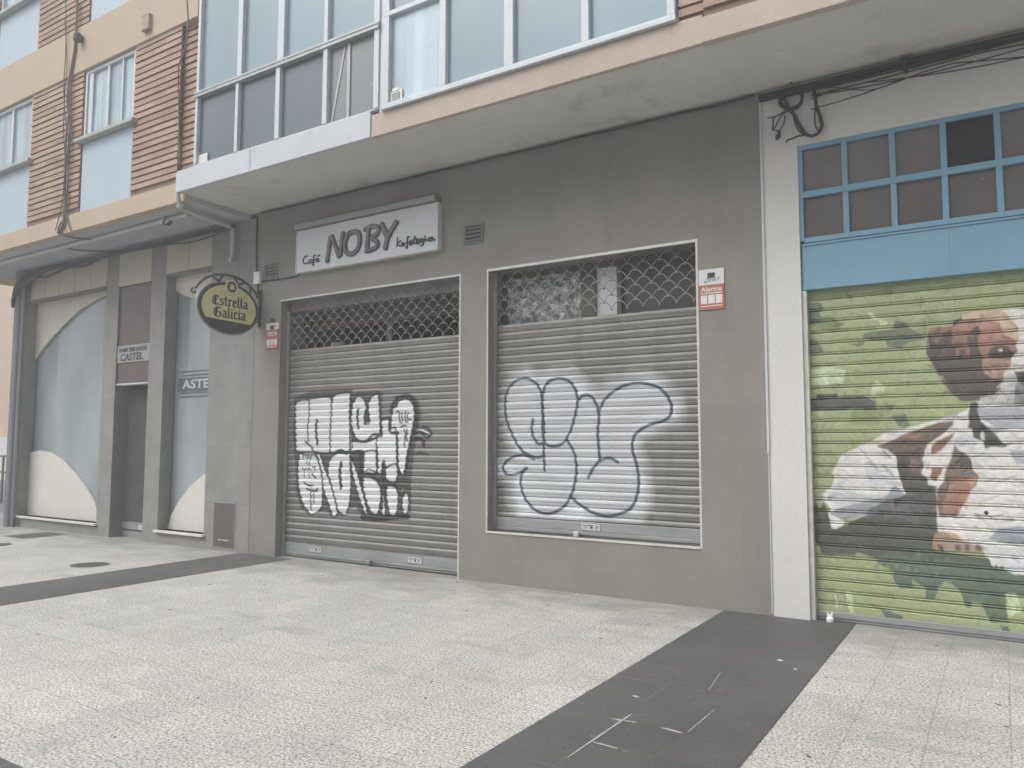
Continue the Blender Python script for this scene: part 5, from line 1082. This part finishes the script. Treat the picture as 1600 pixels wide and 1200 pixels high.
# alarm plates
def alarm(x0, x1, z0, zm, z1, label):
    t_ = thing('alarm_sign', ((x0+x1)/2, -.002, z0), label, 'sign', 'alarm company plates')
    w = x1-x0; k = w/.24; cx = (x0+x1)/2
    up = obj('upper_plate', MB().box(x0, x1, -.010, -.001, zm+.001, z1), 'label_white', t_, bevel=.002)
    lo = obj('lower_plate', MB().box(x0, x1, -.012, -.001, z0, zm), 'label_red', t_, bevel=.002)
    obj('badge', MB().box(cx-.035*k, cx+.035*k, -.0115, -.0101, z1-.085*k, z1-.035*k), 'ink', up)
    obj('script_word', text_mb('Direct', .055*k, lambda a, b, d: (cx+a, -.0108-d, zm+.045*k+b+a*.12), .0005, shear=.5, width=.15*k), 'ink', up)
    obj('warning_word', text_mb('Alarma', .06*k, lambda a, b, d: (cx+a, -.0128-d, zm-.042*k+b), .0005, width=.2*k, bold=.0012), 'label_white', lo)
    wp_ = MB()
    for i in range(3): wp_.box(cx-.1*k+i*.07*k, cx-.1*k+i*.07*k+.06*k, -.0145, -.0121, z0+.055*k, z0+.135*k)
    wp_.box(cx-.1*k, cx+.1*k, -.0135, -.0121, zm-.083*k, zm-.073*k); wp_.box(cx-.1*k, cx+.1*k, -.0135, -.0121, z0+.03*k, z0+.038*k)
    obj('pictogram_box', wp_, 'label_white', lo)
    pg = MB()
    for i in range(3):
        qx = cx-.07*k+i*.07*k
        pg.tube([(qx, -.0146, z0+.10*k), (qx, -.0152, z0+.10*k)], .010*k, 10); pg.box(qx-.012*k, qx+.012*k, -.0152, -.0146, z0+.068*k, z0+.078*k)
    obj('pictogram', pg, 'frost', lo)
alarm(-2.362, -2.118, 2.76, 2.995, 3.145, 'red and white Alarma plate on the grey wall right of the shuttered window')
alarm(-8.46, -8.215, 2.78, 3.05, 3.14, 'small red and white alarm plate left of the cafe door, below the hanging sign')
kb = MB(); kb.box(-8.36, -8.30, -.03, -.001, 3.155, 3.20); tag(obj('sensor', kb, 'ink', None, (-8.33, 0, 3.155), bevel=.004), 'tiny black sensor box on the wall just above the left alarm plate', 'sensor')

# wall vents
def vent(x0, x1, z0, z1, label):
    t_ = thing('wall_vent', ((x0+x1)/2, 0, z0), label, 'vent', 'louvred wall vents')
    f_ = MB(); b_ = .02; f_.box(x0, x1, -.015, -.001, z1-b_, z1); f_.box(x0, x1, -.015, -.001, z0, z0+b_); f_.box(x0, x0+b_, -.015, -.001, z0+b_, z1-b_); f_.box(x1-b_, x1, -.015, -.001, z0+b_, z1-b_)
    obj('frame', f_, 'louvre_grey', t_); obj('backing', MB().box(x0+b_, x1-b_, -.003, -.001, z0+b_, z1-b_), 'mesh_pane', t_)
    s_ = MB(); n = 4
    for i in range(n):
        z = z0+b_+(i+.5)*(z1-z0-2*b_)/n
        s_.prism([(-.003, z+.014), (-.016, z-.010), (-.013, z-.014), (-.003, z+.006)], (lambda a, b, d: (d, a, b)), x0+b_, x1-b_)
    obj('louvre', s_, 'louvre_grey', t_)
vent(-5.12, -4.85, 3.775, 4.0, 'square louvred vent on the wall right of the NOBY sign')
vent(-8.54, -8.265, 3.755, 3.975, 'square louvred vent beside the white junction box, left of the NOBY sign')

# junction box and its cables
jb_ = thing('junction_box', (-8.63, 0, 3.71), 'white junction box with conduit on the joint between the two shopfronts', 'electric box')
obj('box', MB().box(-8.70, -8.575, -.06, -.001, 3.71, 3.88), 'label_white', jb_, bevel=.006)
cc = MB(); cc.tube([(-8.70, -.02, 4.66), (-8.70, -.02, 4.3), (-8.68, -.02, 3.87)], .012, 6); cc.tube([(-8.64, -.03, 3.72), (-8.63, -.03, 3.60)], .012, 6)
obj('conduit', cc, 'rubber', jb_)
cb = MB(); cb.tube(smooth_path([(-8.58, -.012, 3.745), (-8.3, -.012, 3.735), (-7.9, -.012, 3.735), (-7.82, -.012, 3.76)]), .009, 6)
tag(obj('power_cable', cb, 'rubber', None, (-8.2, 0, 3.7)), 'thin black cable running from the junction box to the NOBY sign', 'cable')

# pipes under the overhang
dpm = MB()
dpm.tube(smooth_path([(-8.90, -1.12, 5.0), (-8.90, -1.12, 4.66), (-8.93, -1.05, 4.615), (-9.06, -.95, 4.61), (-9.20, -.30, 4.61), (-9.20, -.13, 4.60), (-9.16, -.075, 4.52), (-9.15, -.075, 4.25), (-9.14, -.09, 4.15), (-9.06, -.16, 4.08), (-9.02, -.20, 4.06)], 5), .033, 10)
tag(obj('drain_pipe', dpm, 'pvc', None, (-9.15, 0, 4.05), smooth=True), 'white plastic drain pipe bending down the wall from the balcony corner', 'pipe')
dpm = MB(); dpm.tube([(-17.0, -.68, 4.635), (-11.9, -.68, 4.635), (-9.3, -.70, 4.635)], .032, 10)
for x in (-15.2, -13.4, -11.9, -10.4): dpm.box(x-.02, x+.02, -.72, -.64, 4.60, 4.672)
tag(obj('soffit_pipe', dpm, 'pvc', None, (-13, 0, 4.6), smooth=False), 'long grey pipe clipped under the ochre overhang of the corner block', 'pipe')
for i, (x, y, rr) in enumerate(((-15.02, -.09, .035), (-15.16, -.10, .05), (-15.29, -.08, .04))):
    p_ = MB(); p_.tube([(x, y, 0.0), (x, y, 4.67)], rr, 12)
    for z in (.6, 1.1, 2.4, 3.6): p_.tube([(x, y, z), (x, y, z+.03)], rr+.008, 12)
    tag(obj('downpipe', p_, 'downpipe', None, (x, y, 0), smooth=False), ['thin grey downpipe at the far left corner, the one nearest the shop window', 'thicker grey downpipe at the far left corner, in the middle of three', 'grey downpipe on the outer edge of the far left corner'][i], 'pipe', 'downpipes on the left corner')

# cables along the soffit joint
cab = MB()
for k in range(6):
    ph = random.random()*6; pts = []
    for i in range(40):
        x = -1.75+i*.25
        s_ = abs(math.sin(x*1.5+ph))
        pts.append((x, -.025-.018*(k % 3), 4.70-.025*(k//2)-.02*s_*(k/3)))
    cab.tube(pts, .014 if k < 4 else .008, 6)
for k in range(4):
    pts = []
    for i in range(25):
        x = -1.3+i*.22; pts.append((x, -.03-.01*k, 4.62-.012*k-(.03+.035*k)*abs(math.sin((x+.9*k)*1.35+k))))
    cab.tube(pts, .0055, 5)
for x in (-.55, .35, 1.3): cab.box(x-.015, x+.015, -.09, -.002, 4.60, 4.72)
tag(obj('cable_bundle', cab, 'rubber', None, (2, 0, 4.6)), 'thick bundle of dark cables under the soffit above the blue transom', 'cables')
cab = MB()
for k in range(2):
    cab.tube([(-8.6+i*.2, -.02-.02*k, 4.715-.012*k+.006*math.sin(i*1.3+k)) for i in range(35)], .009, 5)
tag(obj('soffit_cable', cab, 'rubber', None, (-5, 0, 4.7)), 'pair of thin black cables along the joint of grey wall and soffit', 'cables')
cab = MB()
for k in range(5):
    pts = [(-15.3+i*.22, -.04-.02*k, 4.63-.03*(k//2)-.03*abs(math.sin(i*.35+k))) for i in range(29)]
    cab.tube(pts, .013, 5)
cab.tube(smooth_path([(-14.9, -.05, 4.60), (-14.3, -.10, 4.45), (-13.6, -.06, 4.55), (-13.0, -.10, 4.50), (-12.4, -.06, 4.60)]), .022, 6)
for k in range(7): cab.tube(smooth_path([(-15.35+.05*k, -.12-.03*(k%3), 4.0+.05*k), (-15.25+.06*k, -.14, 4.35), (-14.95+.1*k, -.10-.02*(k%2), 4.56), (-14.3+.1*k, -.05, 4.62)]), .03, 6)  # dark bulk stands for thick cables and the corner's shade together
cab.tube(smooth_path([(-12.6, -.6, 4.64), (-12.3, -.5, 4.58), (-11.6, -.15, 4.56), (-10.9, -.10, 4.60)]), .012, 6)
cab.tube(smooth_path([(-11.0, -.05, 4.60), (-10.2, -.08, 4.50), (-9.6, -.08, 4.53), (-9.25, -.10, 4.60)]), .012, 6)
tag(obj('soffit_cable', cab, 'rubber', None, (-13, 0, 4.6)), 'sagging tangle of dark cables above the grey stone shopfront', 'cables')
coil = MB()
for i, p in enumerate(COIL):
    rr = {0: .016, 1: .015, 4: .006, 7: .006, 8: .004, 9: .010}.get(i, .007)
    coil.tube(smooth_path([(q[0], -.03-.012*(i % 4)-.01*math.sin(j), q[1]) for j, q in enumerate(p)], 3), rr, 6)
coil.tube([(-1.575, -.05, 4.325), (-1.59, -.05, 4.27), (-1.605, -.05, 4.24)], [.010, .024, .012], 8)
coil.tube(smooth_path([(q[0]+.006, -.05, q[1]+.006) for q in COIL[0]], 3), .010, 6)
tag(obj('cable_coil', coil, 'rubber', None, (-1.4, 0, 4.3)), 'black cable coiled and looped on the white wall above the blue transom corner', 'cable')
wc = MB(); M['greycable2'] = mat('faded_cable', (.12, .115, .11), .7)
for i, p in enumerate(WALL_CABLES):
    wc.tube(smooth_path([(q[0], -1.06-.012*(i % 3), q[1]) for q in p], 3), [.014, .011, .007, .010, .006][i], 6)
wc.tube(smooth_path([(-11.9, -1.06, 4.85), (-11.95, -1.07, 4.70), (-11.85, -.95, 4.63), (-11.6, -.75, 4.60)]), .012, 6)
tag(obj('wall_cables', wc, 'greycable2', None, (-11.8, -1.06, 5)), 'bunch of dark cables hanging down the brick between the two left windows', 'cables')
bc = MB(); bc.tube(smooth_path([(q[0], -1.05, q[1]) for q in BRICK_CABLE], 4), .009, 6)
tag(obj('wall_cable', bc, 'hatch', None, (-9.1, -1.05, 5)), 'single brown cable down the brick just left of the glazed balcony', 'cable')
lm = thing('wall_lamp', (-11.57, -1.05, 7.6), 'small dark round lamp on the ochre band beside the hanging cables', 'lamp')
l_ = MB(); l_.tube([(-11.57, -1.045, 7.66), (-11.57, -1.10, 7.66)], .03, 8); obj('arm', l_, 'darkmetal', lm)
l_ = MB(); l_.tube([(-11.57, -1.10, 7.70), (-11.57, -1.11, 7.66), (-11.57, -1.12, 7.58)], [.03, .07, .06], 12); obj('shade', l_, 'darkmetal', lm)
hk = MB(); hk.tube(smooth_path([(-9.75, -.72, 4.67), (-9.78, -.75, 4.58), (-9.68, -.78, 4.53), (-9.62, -.76, 4.56)]), .01, 6); hk.tube([(-9.64, -.76, 4.53), (-9.58, -.76, 4.56)], .025, 8)
tag(obj('cable_hook', hk, 'rubber', None, (-9.7, -.75, 4.6)), 'short black cable end dangling under the soffit left of the drain pipe', 'cable')
cbx = MB(); cbx.box(-8.84, -8.74, -1.09, -1.05, 5.01, 5.08)
tag(obj('clamp', cbx, 'hatch', None, (-8.8, -1.05, 5.0), bevel=.005), 'small brown clamp at the upper left corner of the white fascia', 'clamp')

# ------------------------------------------------------------------ on the ground
mc = thing('manhole_cover', (-9.55, -1.70, 0), 'round dark iron manhole cover on the pale paving left of the dark band', 'manhole cover')
obj('lid', MB().prism([(-9.55+.21*math.cos(a), -1.70+.21*math.sin(a)) for a in np.linspace(0, 6.283, 33)[:-1]], lambda a, b, d: (a, b, d), -.01, .005), 'cover', mc)
rg = MB(); rg.tube([(-9.55+.225*math.cos(a), -1.70+.225*math.sin(a), .0) for a in np.linspace(0, 6.283, 33)[:-1]], .008, 5, closed=True); obj('ring', rg, 'kerb', mc)
mc = thing('drain_cover', (-13.32, -.51, 0), 'rectangular dark iron cover in the paving before the arched shop window', 'manhole cover')
obj('lid', MB().box(-13.62, -13.02, -.85, -.17, -.01, .005), 'cover', mc)
rg = MB(); rg.box(-13.65, -12.99, -.88, -.851, -.01, .007); rg.box(-13.65, -12.99, -.169, -.14, -.01, .007); rg.box(-13.65, -13.621, -.851, -.169, -.01, .007); rg.box(-13.019, -12.99, -.851, -.169, -.01, .007); obj('frame', rg, 'galv', mc)
mc = thing('manhole_cover', (-12.55, -1.42, 0), 'small round iron cover cut by the left edge of the photo', 'manhole cover')
obj('lid', MB().prism([(-12.58+.2*math.cos(a), -1.42+.2*math.sin(a)) for a in np.linspace(0, 6.283, 25)[:-1]], lambda a, b, d: (a, b, d), -.01, .005), 'cover', mc)
sc = MB(); M['mortar'] = mat('old_mortar', (.40, .40, .385), .9, var=.3, scale=30)
for (xa, ya, xb, yb, w) in ((-1.812, -3.66, -1.795, -2.94, .010), (-1.86, -3.07, -1.72, -3.05, .008), (-1.80, -3.42, -1.66, -3.43, .007), (-1.58, -3.05, -1.46, -3.06, .012), (-1.44, -3.03, -1.43, -2.62, .004), (-1.62, -1.9, -1.57, -2.3, .003)):
    n = 9; L_ = []; R_ = []
    for i in range(n):
        s_ = i/(n-1); x, y = xa+(xb-xa)*s_, ya+(yb-ya)*s_; ww = w*(.45+.55*random.random())*(.4+1.2*math.sin(math.pi*(.08+.84*s_)))/1.6
        dx, dy = xb-xa, yb-ya; l = math.hypot(dx, dy); nx_, ny_ = -dy/l, dx/l
        L_.append((x+nx_*ww, y+ny_*ww)); R_.append((x-nx_*ww, y-ny_*ww))
    sc.prism(L_+R_[::-1], lambda a, b, d: (a, b, d), .0041, .0066)
tag(obj('joint_mortar', sc, 'mortar', None, (-1.7, -3.2, 0)), kind='structure')
# litter
def scrap(x, y, s, label, m_='paper', nm='litter'):
    mb_ = MB(); n = 7; ang = [i*2*math.pi/n for i in range(n)]
    top = [(x+s*(.6+.5*random.random())*math.cos(a), y+s*.6*(.6+.5*random.random())*math.sin(a), .005+random.random()*s*.15) for a in ang]
    bot = [(p[0]*.7+x*.3, p[1]*.7+y*.3, .001) for p in top]
    mb_.add(bot+top+[(x, y, s*.35+.004)], [(i, (i+1) % n, n+(i+1) % n, n+i) for i in range(n)]+[(n+i, n+(i+1) % n, 2*n) for i in range(n)]+[tuple(range(n-1, -1, -1))])
    return tag(obj(nm, mb_, m_, None, (x, y, 0)), label, nm)
tw = MB(); tw.tube([(-1.285, .04, 0.004), (-1.285, .04, .03), (-1.285, .04, .05)], [.030, .034, .015], 8)
tw.tube([(-1.295, .04, .045), (-1.305, .04, .085)], [.014, .006], 6); tw.tube([(-1.275, .04, .045), (-1.268, .04, .085)], [.014, .006], 6)
tag(obj('crumpled_tissue', tw, 'paper', None, (-1.285, .04, 0)), 'crumpled white tissue on the ground at the foot of the mural shutter', 'litter')
scrap(-1.36, -1.40, .022, 'larger white paper scrap on the dark paving band near the mural'); scrap(-1.22, -1.56, .016, 'small white scrap right of the larger paper scrap on the dark band')
scrap(-1.89, -2.66, .03, 'flattened pale scrap on the dark band near its left edge', 'kerb'); scrap(-3.64, -.10, .018, 'white speck of paper at the wall foot under the shuttered window')
scrap(-5.05, -.18, .02, 'dark wet leaf by the wall foot between door and window', 'rail_brown', 'leaf')
db = MB()
for i in range(70):
    x = random.uniform(-11, -2.4) if i % 3 else random.uniform(-2.1, 1.6); y = -random.random()**.8*4.6-.15; s = random.uniform(.004, .014)
    a = random.random()*3
    z0_ = .0045 if (-2.19 < x < -1.08 or -8.87 < x < -7.85) else .0005
    db.prism([(x+s*math.cos(a+k*1.57)*(1.6 if k % 2 else .5), y+s*math.sin(a+k*1.57)*(1.6 if k % 2 else .5)) for k in range(4)], lambda p, q, d: (p, q, d), z0_, z0_+.003)
tag(obj('debris', db, 'rail_brown', None, (-5, -2, 0)), 'scattered tiny dark leaf bits and grit over the paving', 'debris', kind='stuff')

# ------------------------------------------------------------------ across the side street
fb = thing('far_building', (-34, 8, 0), 'pale tan brick building across the side street at the far left edge', 'building')
fw = MB(); fw.box(-46, -27, 9.5, 30, 1.75, 16); obj('wall', fw, 'tan_far', fb)
fp = MB(); fp.box(-46, -26.9, 9.3, 30, -.1, 1.75); obj('base', fp, 'lime', fb)
fr = thing('railing', (-22, 5, 0), 'low brown metal railing beyond the left corner', 'railing')
r_ = MB()
for z in (1.15, .72): r_.tube([(-30, 3.1+(z-1)*.0, z), (-19.0, 3.1, z)], .028, 6)
obj('rail', r_, 'rail_brown', fr)
for i in range(10): p_ = MB(); p_.tube([(-29.5+i*1.15, 3.1, -.12), (-29.5+i*1.15, 3.1, 1.15)], .03, 6); obj('post', p_, 'rail_brown', fr)

# ------------------------------------------------------------------ unseen building added to block low sky light, reflected in the glass
ob = thing('sky_blocker_building', (-6, -30, 0), 'plain grey-beige apartment block added behind the camera to block low sky light', 'building')
obj('wall', MB().box(-45, 28, -34, -27, -.35, 12.5), 'beige', ob)
for i in range(14):
    for j in range(3):
        x = -42+i*5; z = 2+j*3.2
        wo_ = obj('window', MB().box(x, x+1.6, -27, -26.95, z, z+1.5), 'alu', ob)
        obj('pane', MB().box(x+.08, x+1.52, -26.949, -26.93, z+.08, z+1.42), 'pane_low', wo_)
# ------------------------------------------------------------------ thin mist in the air
hz = MB(); hz.box(-62, 30, -40, 40, -2.3, 18)
m, t, b = nodes('haze_air'); t.nodes.remove(b)
pv = N(t, 'ShaderNodeVolumePrincipled'); pv.inputs['Density'].default_value = .015; pv.inputs['Color'].default_value = (.86, .89, .92, 1); pv.inputs['Anisotropy'].default_value = .2
t.links.new(pv.outputs[0], t.nodes['Material Output'].inputs['Volume'])
M['haze'] = m
tag(obj('haze', hz, 'haze', None, (0, 0, -2.3)), kind='stuff')
